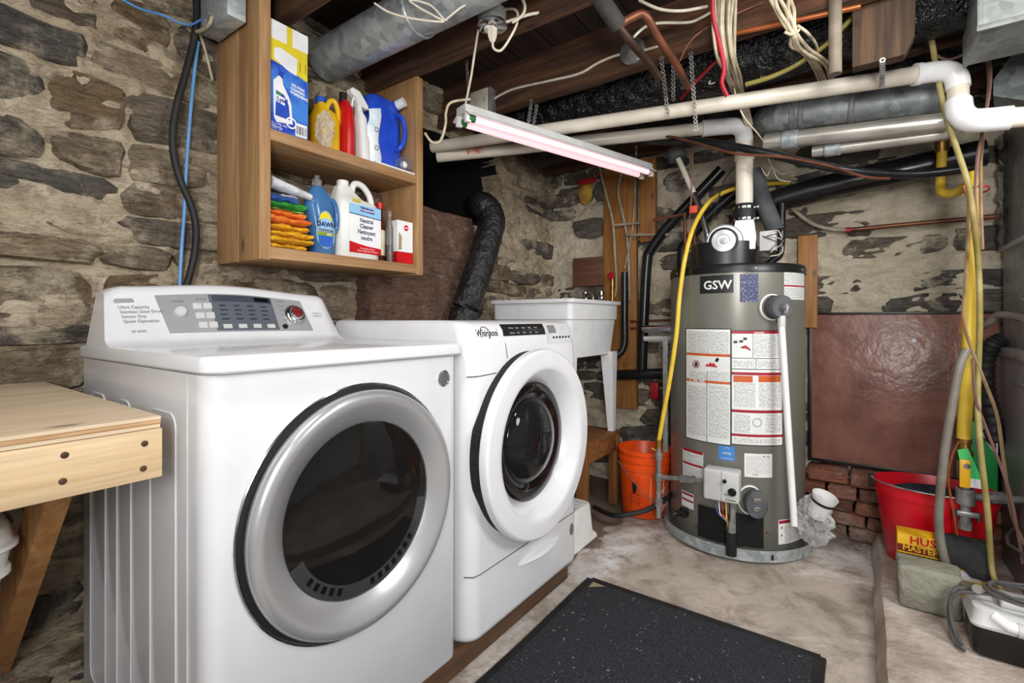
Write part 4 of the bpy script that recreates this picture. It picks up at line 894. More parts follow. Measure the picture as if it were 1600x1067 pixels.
hl(1163,709,1206.5,746,LW,'rating_plate',.0009,6); hl(1166,713,1203,741,print_mat('faint_print',(226,226,224),(176,176,174),.006,.46),'fine_print',.0013,6)
for u in (1194,1200): hdisc(u,713.5,.0045,LK,'approval_mark',.0012)
htext('3 7051',1180,743,.010,LK)
hl(1067,703,1099,749,LW,'side_label',.0009,6)
for v0,v1,m in ((703,707.5,LR),(709,724,PRN),(724.5,728,LR),(730,747,PRN)): hl(1067.5,v0,1098.5,v1,m,'label_band',.0014,6)
hl(1065.5,769,1084,793,LW,'side_label',.0009,6)
for v0,v1 in ((770.5,774),(780,783)): hl(1066,v0,1083.5,v1,LR,'red_bar',.0014,6)
hl(1216,810,1252,848,LW,'side_label',.0009,6); hl(1217,811,1251,816,LR,'red_bar',.0014,6); hl(1226,820,1250,844,PRN,'fine_print',.0014,6)
for v in (824,836): hpoly(1221,v,[(-.005,-.004),(.005,-.004),(0,.006)],LK,'warning_triangle')
def hframe(u, v): 
    p, z = oncyl(u,v,HX,HY,HR); e = Vector((math.cos(p),math.sin(p),0)); return Vector((HX,HY,z))+e*HR, e, Vector((-e.y,e.x,0))
def hbox(u, v, w_, h_, o0, o1, m, name, par, bev=.006, seg=2):
    c, e, q = hframe(u,v); M = Matrix((( q.x,e.x,0,c.x),(q.y,e.y,0,c.y),(0,0,1,c.z),(0,0,0,1)))
    return G().box((-w_/2,o0,-h_/2), (w_/2,o1,h_/2), bev, seg, M).build(name, m, par), M
gv, M = hbox(1131,752,.155,.145,.0,.085,GREYW,'gas_valve',wh,.012,3)
for a, b, m, n_, r in ((.018,.028,BLACK,'switch',.009),(.05,-.016,BLACK,'dial',.018)): G().lathe([(r,.084),(r,.094),(r*.8,.098),(0,.098)], M @ Vector((a,0,b)), M.to_3x3() @ Vector((0,1,0)), 18).build(n_, m, gv)
G().box((.003,.0845,-.07), (.0045,.0858,.07), 0, 1, M).build('seam', SEAM, gv)
g = G(); g.box((.015,.085,-.035), (.06,.086,-.031), 0, 1, M); g.box((.02,.085,-.058), (.065,.086,-.053), 0, 1, M); g.build('valve_print', INKG, gv)
c0, e0, q0 = hframe(1143,775); pz = Vector((0,0,1))
G().cyl(c0+e0*.035, c0+e0*.035-pz*.18, .021, 16).build('burner_pipe', STEEL, wh); G().cyl(c0+e0*.036-pz*.155, c0+e0*.036-pz*.262, .025, 16).build('burner_sleeve', BLACK, wh)
for k, m in enumerate((mat('wire_blue',(60,90,160)), CREAM, REDC, YELH, INK)):
    G().tube(cat([c0-q0*(.07-k*.016)+e0*.05+pz*.02, c0-q0*(.06-k*.014)+e0*.075-pz*(.05+.01*k), c0-q0*(.035-k*.006)+e0*.07-pz*(.085-.006*k), c0-q0*.012+e0*.06-pz*(.10+.012*k)],5), .0028, 5).build('wire', m, wh)
pA, _ = oncyl(1092,818,HX,HY,HR); pB, _ = oncyl(1192,818,HX,HY,HR); _, zA = oncyl(1142,800,HX,HY,HR); _, zB = oncyl(1142,850,HX,HY,HR)
PAD = mat('black_insulation', (16,16,17), (24,24,25), rough=.95, bmp=.6, bscale=120)
g = G(); g.loft([[Vector((HX+(HR+o)*math.cos(lerp(pA,pB,k/12)), HY+(HR+o)*math.sin(lerp(pA,pB,k/12)), z+.008*nz(k*.5,z*20,3))) for z, o in ((zB,-.002),(zB,.008),(zA,.008),(zA,-.002))] for k in range(13)]); g.build('access_cover', PAD, wh)
for u in (1088,1198): c, e, q = hframe(u,823 if u < 1100 else 832); G().box(c-e*.002-q*.007-pz*.006, c+e*.006+q*.007+pz*.006, .001, 1).build('cover_bolt', COPPER, wh)
c, e, q = hframe(1176,781); G().lathe([(.055,-.004),(.055,.006),(.05,.008)], c-q*.012, e, 28, ref=pz, sq=1.25).build('element_ring', WHITE2, wh)
G().lathe([(.048,0),(.048,.045),(.044,.05),(0,.05)], c+q*.006-pz*.008, e, 28, ref=pz, sq=1.3).build('foam_cover', FOAM, wh)
for dz in (.018,-.022): G().lathe([(.014,0),(.012,.006),(0,.008)], c+q*.004+e*.05+pz*dz, e, 12, ref=q, sq=1.5).build('foam_screw', CHROME, wh)
c, e, q = hframe(1071,800); G().lathe([(.026,0),(.026,.02),(.018,.024),(.012,.05),(.014,.06),(0,.06)], c, e, 18).build('drain_valve', BLACK, wh)
G().lathe([(.009,.06),(.009,.075),(0,.075)], c, e, 12).build('drain_spout', CHROME, wh)
c, e, q = hframe(1210,480); G().lathe([(.062,-.004),(.062,.006),(.056,.009)], c-q*.014, e, 28).build('valve_ring', WHITE2, wh)
G().lathe([(.054,0),(.054,.055),(.05,.06),(0,.06)], c+q*.002, e, 28).build('valve_foam', FOAM, wh)
tv = G().lathe([(.02,.058),(.02,.075),(.012,.085),(0,.085)], c+q*.002, e, 14).build('relief_valve', STEEL, wh); G().box(c+e*.075-q*.006-pz*.03, c+e*.088+q*.006+pz*.012, .003).build('test_lever', STEEL, tv)
p0_ = c+e*.05-pz*.04; p1_ = at(1241,821,d=2.16); G().cyl(p0_, p0_-pz*.05, .017, 14).build('pipe_adapter', GREYW, wh); G().cyl(p0_-pz*.045, p1_, .0145, 14).build('discharge_pipe', PVCW, wh)
# power vent on top
V = Vector((1.457,2.597,0)); 
vx, vy = V.x, V.y
sc_ = at(1131,405,d=2.42); ed = Vector((CAM.x-HX,CAM.y-HY,0)).normalized(); qd = Vector((-ed.y,ed.x,0))
scn = Vector((HX,HY,0))+ed*.19-qd*.05
g = G(); g.loft([[scn+qd*(.15*math.cos(t))+ed*(.11*math.sin(t)) + pz*z for t in [k*PI/12 for k in range(13)]]+[scn-qd*.15-ed*.16+pz*z, scn+qd*.15-ed*.16+pz*z] for z in (1.39,1.50)]); g.build('draft_shroud', BLACK, wh)
bc_ = Vector((HX,HY,0))+ed*.285-qd*.045; bcz = at(1131,375,d=2.31).z
BLW = mat('blower_shell', (196,200,206), (170,174,180), rough=.35, metal=.3)
bl_ = G().lathe([(0,-.11),(.078,-.11),(.085,-.10),(.085,-.02),(.078,-.012),(0,-.012)], bc_+pz*bcz, ed, 36).build('blower_housing', BLW, wh)
g = G(); g.lathe([(.055,-.012),(.055,.022),(.052,.026),(.03,.028),(.028,.024),(.018,.024),(.016,.03),(0,.03)], bc_+pz*bcz-qd*.004, ed, 30); g.build('blower_motor', SILVER, bl_)
G().lathe([(.066,-.012),(.066,.010),(.058,.012),(.058,-.01)], bc_+pz*bcz-qd*.004, ed, 30).build('motor_band', BLACK, bl_); G().lathe([(.012,.034),(.012,.042),(0,.042)], bc_+pz*bcz-qd*.004, ed, 12).build('motor_hub', STEEL, bl_)
zc = 1.625
g = G(); g.loft([[Vector((vx,vy,0))+qd*a*w_+ed*b*.05+pz*z for a, b in ((-1,-1),(1,-1),(1,1),(-1,1))] for z, w_ in ((1.46,.046),(1.52,.05),(1.60,.040))]); g.build('blower_outlet', BLW, bl_)
cp_ = G().lathe([(.047,1.595),(.05,1.60),(.05,1.68),(.046,1.685)], (vx,vy,0), seg=28).build('rubber_coupling', RUBBER, wh)
for z in (1.61,1.665): G().lathe([(.051,z-.006),(.053,z-.005),(.053,z+.005),(.051,z+.006)], (vx,vy,0), seg=28).build('clamp', CHROME, cp_); G().box(Vector((vx,vy,z))+qd*.048+ed*.01-pz*.006, Vector((vx,vy,z))+qd*.062+ed*.03+pz*.006, .002).build('clamp_screw', CHROME, cp_)
jb = Vector((vx,vy,1.47))+qd*.09; G().box(jb+Vector((-.02,-.03,-.02)), jb+Vector((.05,.02,.075)), .004).build('control_box', GREYW, bl_)
for k in range(4): G().tube(cat([jb+Vector((-.02,-.02,.03+.01*k)), jb+qd*.05+ed*(.05+.012*k)+pz*(.07-.02*k), jb+qd*.07+ed*.05+pz*(-.03+.02*k), jb+qd*.02+ed*.05-pz*(.05-.01*k)],6), .0022, 5).build('wire', (CREAM, INK, GREYW, INK)[k], bl_)
for u in (1068,1082): 
    a = at(u,416,d=2.62); a.z = 1.395; G().tube([a, a+pz*.12+Vector((0,.02,0))], .009, 10).build('copper_stub', COPPER, wh)
# -- cup in a plastic bag hung beside the heater
cc = at(1278,800,d=2.2)
cu = thing('bagged_cup', 'white paper cup in a clear bag hanging from the water heater side', 'cup', (cc.x,cc.y,cc.z-.12))
tl = Vector((.35,-.2,1)).normalized()
G().lathe([(.036,0),(.052,.11),(.05,.11),(.034,.004),(0,.004)], cc-tl*.02, tl, 28).build('cup', WHITE2, cu); G().lathe([(.0505,.075),(.0526,.088)], cc-tl*.016, tl, 28).build('printed_band', INK, cu)
bag((cc.x-.012,cc.y-.012,cc.z-.035), .075, 31, (.95,.75,1.55), 28, 20, .7).build('bag', BAG, cu, smooth=False)
# ------------------------------------------------------------------ gas supply, hoses by the heater
gp = at(1029,740,d=2.52)
gl = thing('gas_supply_pipe', 'upright steel gas pipe with a tee left of the water heater', 'pipe', (gp.x,gp.y,.18))
zt = at(1029,700,d=2.52).z; zl = at(1029,808,d=2.52).z
G().cyl((gp.x,gp.y,zl), (gp.x,gp.y,zt), .014, 12).build('riser', STEEL, gl)
for v in (712,745,785): z = at(1029,v,d=2.52).z; G().cyl((gp.x,gp.y,z-.018), (gp.x,gp.y,z+.018), .020, 12).build('fitting', STEEL, gl)
G().cyl((gp.x,gp.y,zt), (gp.x,gp.y,zt+.045), .017, 6).build('hose_nut', BRASS, gl)
gm = M @ Vector((-.075,.04,.0)); gz = at(1029,745,d=2.52)
G().cyl(gz, gm, .012, 12).build('branch', STEEL, gl); G().cyl(gz.lerp(gm,.5), gz.lerp(gm,.78), .019, 8).build('union', STEEL, gl)
gw = at(1018,700,d=2.54); G().cyl((gp.x,gp.y,zt-.02), gw, .007, 8).build('test_port', BRASS, gl)
hp_ = [at(u,v,d=d) for u,v,d in ((1232,286,2.75),(1190,288,2.72),(1150,294,2.68),(1112,312,2.58),(1086,350,2.5),(1071,400,2.46),(1062,460,2.46),(1057,520,2.47),(1047,590,2.49),(1036,650,2.51),(1029.5,682,2.52))]
hp_[-1] = Vector((gp.x,gp.y,zt+.03))
o = G().tube(cat(hp_,8), .0115, 10).build('gas_hose', YELH); tag(o, 'yellow flexible gas hose curving down left of the water heater', 'hose')
o = G().tube(cat([at(928,792,d=2.80),at(958,805,d=2.62),at(985,803,d=2.575),at(1015,795,d=2.575),at(1042,778,d=2.60),at(1060,762,d=2.80)],8), .013, 10).build('black_hose', RUBBER); tag(o, 'thick black hose in front of the orange bucket', 'hose')
# ------------------------------------------------------------------ things on the back wall
def onb(u, v, y=3.12): return at(u, v, y=y)
def plank(u0, v0, u1, v1, y, th, label, m=None):
    a, b = onb(u0,v0,y), onb(u1,v1,y); o = G().box((a.x,y,b.z), (b.x,y+th,a.z), .002).build('nailed_plank', m or WPL); tag(o, label, 'plank', 'planks fixed to the far stone wall'); return o
WPL = wood('honey_plank', (184,128,68), (150,98,46), 2, rough=.55)
plank(943,236,994,640,3.12,.04,'widest honey coloured plank behind the pipes on the far wall')
plank(1000,250,1024,376,3.12,.04,'short upper plank just right of the widest wall plank')
plank(1247,369,1277,512,3.12,.04,'upright pine strip with nail holes right of the water heater')
plank(895,404,944,446,3.12,.03,'small reddish brown board above the laundry sink',wood('red_brown_board',(122,82,62),(96,62,46),0,rough=.6))
def pipe(name, label, pts, r, m, cat_='pipe', group=None, seg=10, n=6, sm=True):
    o = G().tube(cat(pts,n) if sm else pts, r, seg).build(name, m); tag(o, label, cat_, group); return o
def PB(L, y=3.08): return [at(u,v,y=(w_[0] if w_ else y)) for u,v,*w_ in L]
pipe('water_line','left beige water tube running down the widest wall plank',PB([(936,258),(946,300),(957,345),(961,400),(963,450),(957,470)]),.009,TUBEB,'tube','beige water tubes on the wall plank')
pipe('water_line','middle beige water tube on the widest wall plank',PB([(972,268),(966,300),(974,340),(981,380),(983,430),(984,470)]),.009,TUBEB,'tube','beige water tubes on the wall plank')
pipe('water_line','thin beige tube slanting across the right edge of the wall plank',PB([(993,282),(990,340),(984,380),(976,420)],3.07),.005,TUBEB,'tube','beige water tubes on the wall plank')
pipe('water_line','upper level beige tube crossing from the wall plank to copper pipe',PB([(958,352),(1000,348)],3.06),.008,TUBEB,'tube','beige water tubes on the wall plank')
pipe('water_line','lower level beige tube crossing below the other one',PB([(980,367),(1046,366)],3.05),.008,TUBEB,'tube','beige water tubes on the wall plank')
va = thing('hose_valve', 'red handled brass valve above the laundry sink', 'valve', onb(957,450,3.07))
G().lathe([(.024,0),(.026,.006),(.02,.012),(0,.012)], onb(955,431,3.05), (0,-1,.2), 10).build('handle', REDC, va); G().cyl(onb(957,470,3.07), onb(957,432,3.07), .013, 10).build('body', BRASS, va)
va = thing('stop_valve', 'red lever stop valve with yellow foam left of the wall plank', 'valve', onb(920,330,3.09))
o = bag(onb(915,300,3.12), .055, 44, (1.0,.5,1.6)).build('foam', mat('yellow_foam', (196,160,70), (150,110,40), rough=.95, bmp=.7), va); G().box(onb(905,290,3.06), onb(930,276,3.045), .004).build('handle', REDC, va); G().tube([onb(925,285,3.06),onb(938,268,3.06)], .008, 8).build('lever', REDC, va)
pipe('drain_pipe','short black drain pipe with trap at the sink corner',[at(976,425,y=2.90),at(976,500,y=2.90),at(976,535,y=2.90),at(970,550,y=2.89),at(958,556,y=2.87),at(945,552,y=2.84)],.022,ABS,seg=14)
pipe('drain_pipe','black waste pipe slanting up left of the water heater',PB([(1003,592),(1006,500),(1011,410),(1016,392),(1040,358),(1085,310),(1128,264)],3.06),.032,ABS,seg=14,n=5)
pipe('drain_pipe','second black waste pipe slanting behind the vent pipe',PB([(1066,470),(1066,395),(1074,378),(1110,335),(1150,300),(1175,285)],3.04),.03,ABS,seg=14,n=5)
pipe('drain_pipe','large black waste pipe running right behind the heater vent',PB([(1150,335),(1190,322),(1240,305),(1300,290),(1400,268),(1540,238)],3.05),.062,ABS,seg=18)
pipe('drain_pipe','thin black elbow pipe right of the grey foam tube',PB([(1222,318),(1221,360),(1219,395),(1210,405),(1190,420)],2.98),.019,ABS,seg=12)
pipe('drain_pipe','level black waste pipe low on the far wall behind the sink',PB([(962,586),(1045,583)],3.05),.034,ABS,seg=14,sm=False)
ft = G().tube([at(1180,268,y=2.84),at(1187,300,y=2.82),at(1212,362,y=2.80)], .042, 16).build('foam_sleeve', FOAM); tag(ft, 'thick grey foam pipe sleeve leaning behind the heater vent', 'pipe sleeve')
fe = thing('foam_wrapped_pipe', 'white pipe ending in a grey foam ring above the heater', 'pipe', at(1105,372,d=2.62))
a, b, c = at(1056,240,d=2.72), at(1084,302,d=2.66), at(1106,372,d=2.6)
dd = (b-a).normalized()
G().lathe([(.018,-.02),(.05,-.02),(.052,.03),(.045,.036),(.018,.036)], a, dd, 24).build('foam_ring', FOAM, fe); G().cyl(a, b, .015, 12).build('white_pipe', PVC, fe); G().tube(cat([b, (b+c)/2+Vector((.004,0,.01)), c, c-Vector((0,0,.08))],6), .016, 12).build('flexible_connector', CHROME, fe)
pipe('copper_pipe','left copper pipe rising from the heater top',[at(1070,420,d=2.70),at(1070,340,d=2.72),at(1064,336,d=2.74),at(1020,344,d=2.85)],.009,COPPER,'pipe','copper pipes at the far wall')
pipe('copper_pipe','right copper pipe rising from the heater top',[at(1085,420,d=2.66),at(1085,366,d=2.7),at(1076,362,d=2.72)],.009,COPPER,'pipe','copper pipes at the far wall')
pipe('copper_pipe','long brown copper pipe across the far wall above the brown board',PB([(1328,359),(1400,352),(1555,338)],3.13),.011,COPPER,'pipe','copper pipes at the far wall',sm=False)
pipe('copper_pipe','upper of two thin copper pipes behind the metal stand',PB([(985,502),(1052,500)],3.10),.008,COPPER,'pipe','copper pipes at the far wall',sm=False)
pipe('copper_pipe','lower of two thin copper pipes behind the metal stand',PB([(985,513),(1052,511)],3.10),.008,COPPER,'pipe','copper pipes at the far wall',sm=False)
bt = thing('water_tube', 'beige tube with a red ring joining the long copper pipe', 'tube', onb(1262,345,3.12))
G().tube(cat(PB([(1225,312),(1245,332),(1270,350),(1300,358),(1330,359)],3.12),6), .0105, 10).build('tube', TUBEB, bt); a = onb(1326,359.4,3.12); G().cyl(a-Vector((.012,0,0)), a+Vector((.012,0,0)), .0145, 12).build('crimp_ring', REDC, bt)
ms = thing('metal_stand', 'grey metal stand with a chrome roller left of the heater', 'stand', at(1042,660,d=2.8))
a, b = at(1004,514,d=2.86), at(1050,514,d=2.78); G().cyl(a, b, .022, 14).build('roller', CHROME, ms)
a, b = at(1006,526,d=2.86), at(1050,526,d=2.78); G().tube([a-Vector((0,0,.012)), b-Vector((0,0,.012))], .014, 4).build('rail', GREYW, ms); a = at(1040,525,d=2.79); G().box((a.x-.014,a.y-.008,0.0), (a.x+.014,a.y+.008,a.z), .002).build('post', GALVD, ms)
o = G().box(at(1019,622,y=3.10), at(1028,598,y=3.06), .004).build('red_fitting', REDC); tag(o, 'small red pipe fitting low on the far wall', 'fitting')
# ---- brown board
yq = 3.135; a, b = at(1265,490,y=yq), at(1264,716,y=yq); xr = 2.44
bd = thing('brown_board', 'large glossy reddish brown board leaning on the far wall above bricks', 'board', ((a.x+xr)/2,yq,b.z))
BBM = mat('brown_glossy_board', (142,98,86), (112,72,62), rough=.3, scale=5, mix=(.4,.66), bmp=.35, bscale=14, bdist=.02)
G().box((a.x+.006,yq,b.z+.006), (xr,yq+.02,a.z-.006), .002).build('panel', BBM, bd)
for p, q in (((a.x-.006,yq-.008,b.z-.008),(a.x+.01,yq+.02,a.z+.006)), ((a.x+.01,yq-.008,a.z-.006),(xr,yq+.02,a.z+.006)), ((a.x+.01,yq-.008,b.z-.008),(xr,yq+.02,b.z+.008))): G().box(p, q, .002).build('frame_strip', BLACK, bd)
G().lathe([(.012,0),(.01,.003),(0,.003)], at(1428,532,y=yq), (0,-1,0), 12).build('paint_chip', GREYW, bd)
# ------------------------------------------------------------------ right side: furnace, buckets, valve
fu = thing('furnace', 'grey sheet metal furnace cabinet and plenum at the right edge', 'furnace', (2.75,2.8,.072))
FX = 2.45; zs = at(1580,384,x=FX).z; zl = at(1558,553,x=2.425).z
FDK = mat('furnace_grey_paint', (146,146,148), (126,126,130), rough=.4, metal=.1, scale=3)
G().box((2.425,2.32,.072), (3.05,3.125,zl), .004).build('lower_cabinet', FDK, fu)
G().box((2.415,2.31,zl), (3.05,3.13,zl+.035), .003).build('cabinet_flange', GALVD, fu)
G().box((FX,2.34,zl+.035), (3.05,3.12,zs), .003).build('upper_cabinet', GALVD, fu)
G().box((FX-.012,2.33,zs-.008), (3.05,3.125,zs+.012), .002).build('seam_band', GREYW, fu)
G().box((FX+.012,2.36,zs+.012), (3.05,3.115,2.10), .003).build('plenum', GALVD, fu)
g = G(); R = []
for k in range(21):
    z = lerp(zs, at(1550,215,y=3.1).z, k/20); R.append([Vector((FX-.01+.012*nz(k*.9,1,0), 3.06+.01*nz(k,5,0), z)), Vector((FX-.02+.016*nz(k*.7,3,4), 3.10, z)), Vector((FX-.004+.01*nz(k,8,2), 3.13, z)), Vector((FX+.02, 3.11, z))])
g.loft(R); g.build('foil_tape', mat('crumpled_foil', (190,190,188), (120,118,114), rough=.25, metal=.9, scale=30, bmp=.8), fu, smooth=False)
for v in (470,600): a = at(1590,v,x=2.424); G().box((2.4205,a.y-.1,a.z), (2.4255,a.y+.1,a.z+.006), .001, 1).build('pressed_line', FDK, fu)
# ceiling duct beside the furnace
dq = thing('rectangular_duct', 'grey rectangular sheet metal duct at the upper right corner', 'duct', (2.6,2.3,2.0))
a = at(1533,48,y=2.0)
G().box((a.x,2.0,a.z), (3.1,2.25,2.185), .004).build('duct_body', GALVK, dq); G().box((a.x-.012,1.985,a.z-.006), (3.1,2.0,a.z+.012), .002).build('flange', GALVK, dq); G().box((a.x-.010,1.99,a.z-.004), (a.x+.002,2.25,a.z+.10), .002).build('flange', GALVK, dq)
o = G().prism([at(1552,150,d=2.0), at(1552,125,d=2.0), at(1588,75,d=1.95), at(1660,70,d=1.9), at(1660,165,d=1.9)], (.05,.28,0)).build('slanted_duct', GALV); tag(o, 'slanted galvanised duct piece behind the white pipe elbow', 'duct')
ch_ = thing('corrugated_hose', 'black corrugated hose curling beside the furnace', 'hose', at(1545,640,d=2.2))
pts = cat([at(1566,530,y=3.0), at(1550,540,y=2.98), at(1541,565,y=2.96), at(1540,600,y=2.95), at(1548,640,y=2.94), at(1556,690,y=2.94)], 10)
G().tube(pts, lambda t: .030+.004*math.sin(t*200), 12).build('hose', RUBBER, ch_)
# -- green box behind
a, b = at(1498,655,y=3.0), at(1558,800,y=3.0)
gb = thing('green_box', 'bright green box with white stripes behind the yellow gas valve', 'box', ((a.x+b.x)/2,3.0,.34))
GRN = mat('green_card', (26,140,62), (18,118,50), rough=.5)
G().box((a.x,2.985,.345), (b.x,3.08,a.z), .002).build('carton', GRN, gb)
for k in range(7): p = lerp(.0,1,k/6); G().prism([Vector((lerp(a.x+.06,b.x-.01,p),2.9835,a.z-.01)), Vector((lerp(a.x+.07,b.x,p),2.9835,a.z-.01)), Vector((lerp(a.x+.10,b.x,p),2.9835,a.z-.09-.05*p)), Vector((lerp(a.x+.09,b.x-.01,p),2.9835,a.z-.09-.05*p))], (0,.001,0)).build('white_stripe', WHB, gb)
# -- red bucket
RC = Vector((2.175,2.765,.073)); ra, rb2 = .215, .165
rk = thing('red_bucket', 'red oval mop bucket with a dark cloth on the ledge', 'bucket', RC)
def ov(s, z, n=40, o=0): return [RC+Vector(((ra*s+o)*math.cos(2*PI*k/n), (rb2*s+o)*math.sin(2*PI*k/n), z)) for k in range(n)]
REDB = mat('red_bucket_plastic', (206,22,38), (190,14,30), rough=.3)
RH = .335
g = G(); g.loft([ov(.74,0), ov(.76,.006), ov(.93,RH-.05), ov(.96,RH-.048), ov(.975,RH-.012), ov(1.0,RH-.01), ov(1.01,RH), ov(.98,RH+.002), ov(.90,RH-.06), ov(.74,.02)]); g.build('body', REDB, rk)
g = G(); g.tube([RC+Vector((ra*1.02*math.cos(t), rb2*1.02*math.sin(t)-.002, RH+.004-.03*max(0,-math.sin(t))*0)) for t in [PI+.1+k*(PI-.2)/20 for k in range(21)]], .003, 6); g.build('bail_handle', STEEL, rk)
for s in (-1,1): G().box(RC+Vector((s*ra*1.0-.012,-.02,RH-.045)), RC+Vector((s*ra*1.0+.012,.02,RH+.008)), .004).build('handle_ear', BLACK, rk)
o = bag((RC.x+.0,RC.y,RC.z+.285), .135, 52, (1.05,.8,.32)).build('dark_mop_cloth', CM['navy_cloth'], ang=20); tag(o, 'dark blue crumpled cloth lying inside the red bucket', 'cloth')
# -- yellow box, bag, stone block
YELX = mat('yellow_box_card', (226,178,30), (206,156,20), rough=.5)
yb0 = 2.47; a, b = at(1402,832,y=yb0), at(1548,905,y=yb0); zt_ = at(1402,832,y=yb0).z
yx = thing('yellow_tool_box', 'yellow and black printed box wedged behind the stone block', 'box', ((a.x+b.x)/2,yb0+.04,.075))
xa, xb = a.x, b.x
G().box((xa,yb0,.075), (xb,yb0+.09,zt_), .002).build('carton', YELX, yx)
def yp(x, z): return Vector((lerp(xa,xb,x), yb0-.0012, lerp(.075,zt_,z)))
for x0,z0,x1,z1,m in ((0,.66,1,.80,mat('box_maroon',(108,30,34))), (0,.615,.6,.63,BLACK), (.22,.36,.9,.52,WHB)): G().prism([yp(x0,z0),yp(x1,z0),yp(x1,z1),yp(x0,z1)], (0,.0008,0)).build('printed_band', m, yx)
for s, x, z, sz_, m in (('HUSKY',.14,.84,.042,RED), ('MASTER',.06,.69,.03,YELX), ('32 SACS',.10,.54,.026,INK)): G().text(s, sz_, lambda p, q, x=x, z=z: yp(x,z)+Vector((p,-.0008,q)), .0008).build('box_lettering', m, yx)
BCL = mat('black_cloth_bag', (24,24,26), (38,38,40), rough=.85, bmp=.6)
xl, xr2 = lerp(xa,xb,.44), lerp(xa,xb,1.02); g = G(); prof_ = [(yb0+.085,zt_+.004),(yb0+.04,zt_+.012),(yb0+.004,zt_+.012),(yb0-.02,zt_-.02),(yb0-.03,zt_-.07),(yb0-.035,zt_-.115)]
R = []
for k in range(15):
    s_ = k/14; dn = .45+.55*s_+.06*nz(k*.8,2,1); ring_ = [Vector((lerp(xl,xr2,s_)+.012*nz(k*.6,j,4), y_-.012*abs(nz(k*.9,j*.7,7)), zt_+(z_-zt_)*(dn if z_ < zt_ else 1)+.012*nz(k*.7,j*.9,2)+.006)) for j, (y_, z_) in enumerate(prof_)]
    R.append(ring_+[v+Vector((0,.004,-.006)) for v in ring_[::-1]])
g.loft(R); o = g.build('black_bag', BCL, ang=50); tag(o, 'black cloth bag draped over the right half of the yellow box', 'bag')
SBM = mat('grey_green_stone', (142,140,126), (116,114,100), rough=.95, scale=7, bmp=.8, bscale=24, bdist=.02)
a, b = at(1402,940,z=.072), at(1486,962,z=.072)
g = G(); g.box((a.x-.0,a.y-.03,.072), (b.x+.035,a.y+.11,.072+.15), .014, 3)
for v in g.bm.verts: v.co += Vector((nz(v.co.x,v.co.y,v.co.z+1,9), nz(v.co.y,v.co.z,v.co.x,9), nz(v.co.z,v.co.x,v.co.y,9) if v.co.z > .1 else 0))*.012
o = g.build('stone_block', SBM); tag(o, 'rough grey stone block on the concrete ledge before the yellow box', 'stone')
# -- condensate pump
pc = at(1568,1040,z=.072); px0, px1, py0, py1 = 2.15, 2.42, 1.98, 2.15
cpu = thing('condensate_pump', 'black and white condensate pump on the ledge at lower right', 'pump', (2.28,2.06,.072))
px0 = at(1519,1022,z=.072).x; py0 = at(1519,1022,z=.072).y; px1, py1 = px0+.30, py0+.17
G().loft([rrect(px0+i,px1-i,py0+i,py1-i,.025,5,z) for z, i in ((.072,.008),(.08,.002),(.162,0),(.164,.004))]).build('reservoir', BLACK, cpu)
tp_ = G().loft([rrect(px0+i,px1-i,py0+i,py1-i,.025,5,z) for z, i in ((.164,-.003),(.172,-.004),(.178,0),(.215,.006),(.22,.014),(.222,.03))]).build('cover', GREYW, cpu)
G().box((px0+.07,py0+.04,.222), (px0+.20,py0+.13,.245), .008, 3).build('motor_cover', GREYW, cpu)
G().tube([(px0+.05,py0+.012,.205),(px0+.08,py0-.006,.19),(px0+.30,py0-.01,.18)], .016, 12).build('outlet_pipe', PVCW, cpu); G().cyl((px0+.10,py0-.006,.187), (px0+.125,py0-.0065,.186), .021, 12).build('outlet_nut', GREYW, cpu)
CORD = mat('grey_cord', (84,84,84), (66,66,66), rough=.5)
c0 = Vector((px0+.13,py0+.06,.255))
loop = [c0+Vector((.085*math.cos(t)*(1+.1*math.sin(t*.37)), .065*math.sin(t*1.0), .006+.004*math.sin(t*.8)+.0035*t/PI)) for t in [k*.35 for k in range(44)]]
pipe('power_cord','grey power cord coiled on top of the condensate pump',[Vector((px0-.02,py0+.02,.08)), Vector((px0-.045,py0+.035,.15)), Vector((px0-.02,py0+.05,.24))]+loop+[Vector((px0+.24,py0+.1,.32)), at(1575,850,d=1.75), at(1590,820,d=1.9)],.0055,CORD,'cord',n=3,seg=8)
pipe('power_cord','second grey cord hanging in a loop off the pump',[Vector((px0+.02,py0+.1,.235)),Vector((px0-.03,py0+.08,.23)),Vector((px0-.05,py0+.05,.16)),Vector((px0-.04,py0+.03,.085)),Vector((px0-.02,py0-.01,.08))],.0055,CORD,'cord',seg=8)
# -- gas drop with valve
GV = at(1508,775,y=2.60)
gt = thing('gas_drop', 'yellow coated gas pipe dropping to a brass shutoff valve', 'gas pipe', (GV.x,GV.y,GV.z-.1))
def gy(u, v, dy=0): return at(u, v, y=2.60+dy)
G().tube(cat([gy(1524,268),gy(1522,340),gy(1519,420),gy(1515,500),gy(1511,600),gy(1507,660),gy(1506,685)],8), .0225, 12).build('coated_pipe', YELH, gt)
zz_ = gy(1506,685).z; gx_, gyy = GV.x, GV.y
G().lathe([(.021,0),(.024,.004),(.024,.022),(.018,.026),(.016,.05),(.021,.052),(.021,.07),(.016,.072)], (gx_,gyy,zz_-.07), seg=14).build('brass_nut', BRASS, gt)
G().cyl((gx_,gyy,GV.z-.11), (gx_,gyy,zz_-.06), .017, 12).build('riser', STEEL, gt)
vb = G().lathe([(.017,-.04),(.024,-.03),(.026,0),(.024,.03),(.017,.04)], (gx_,gyy,zz_-.125), seg=14).build('valve_body', STEEL, gt)
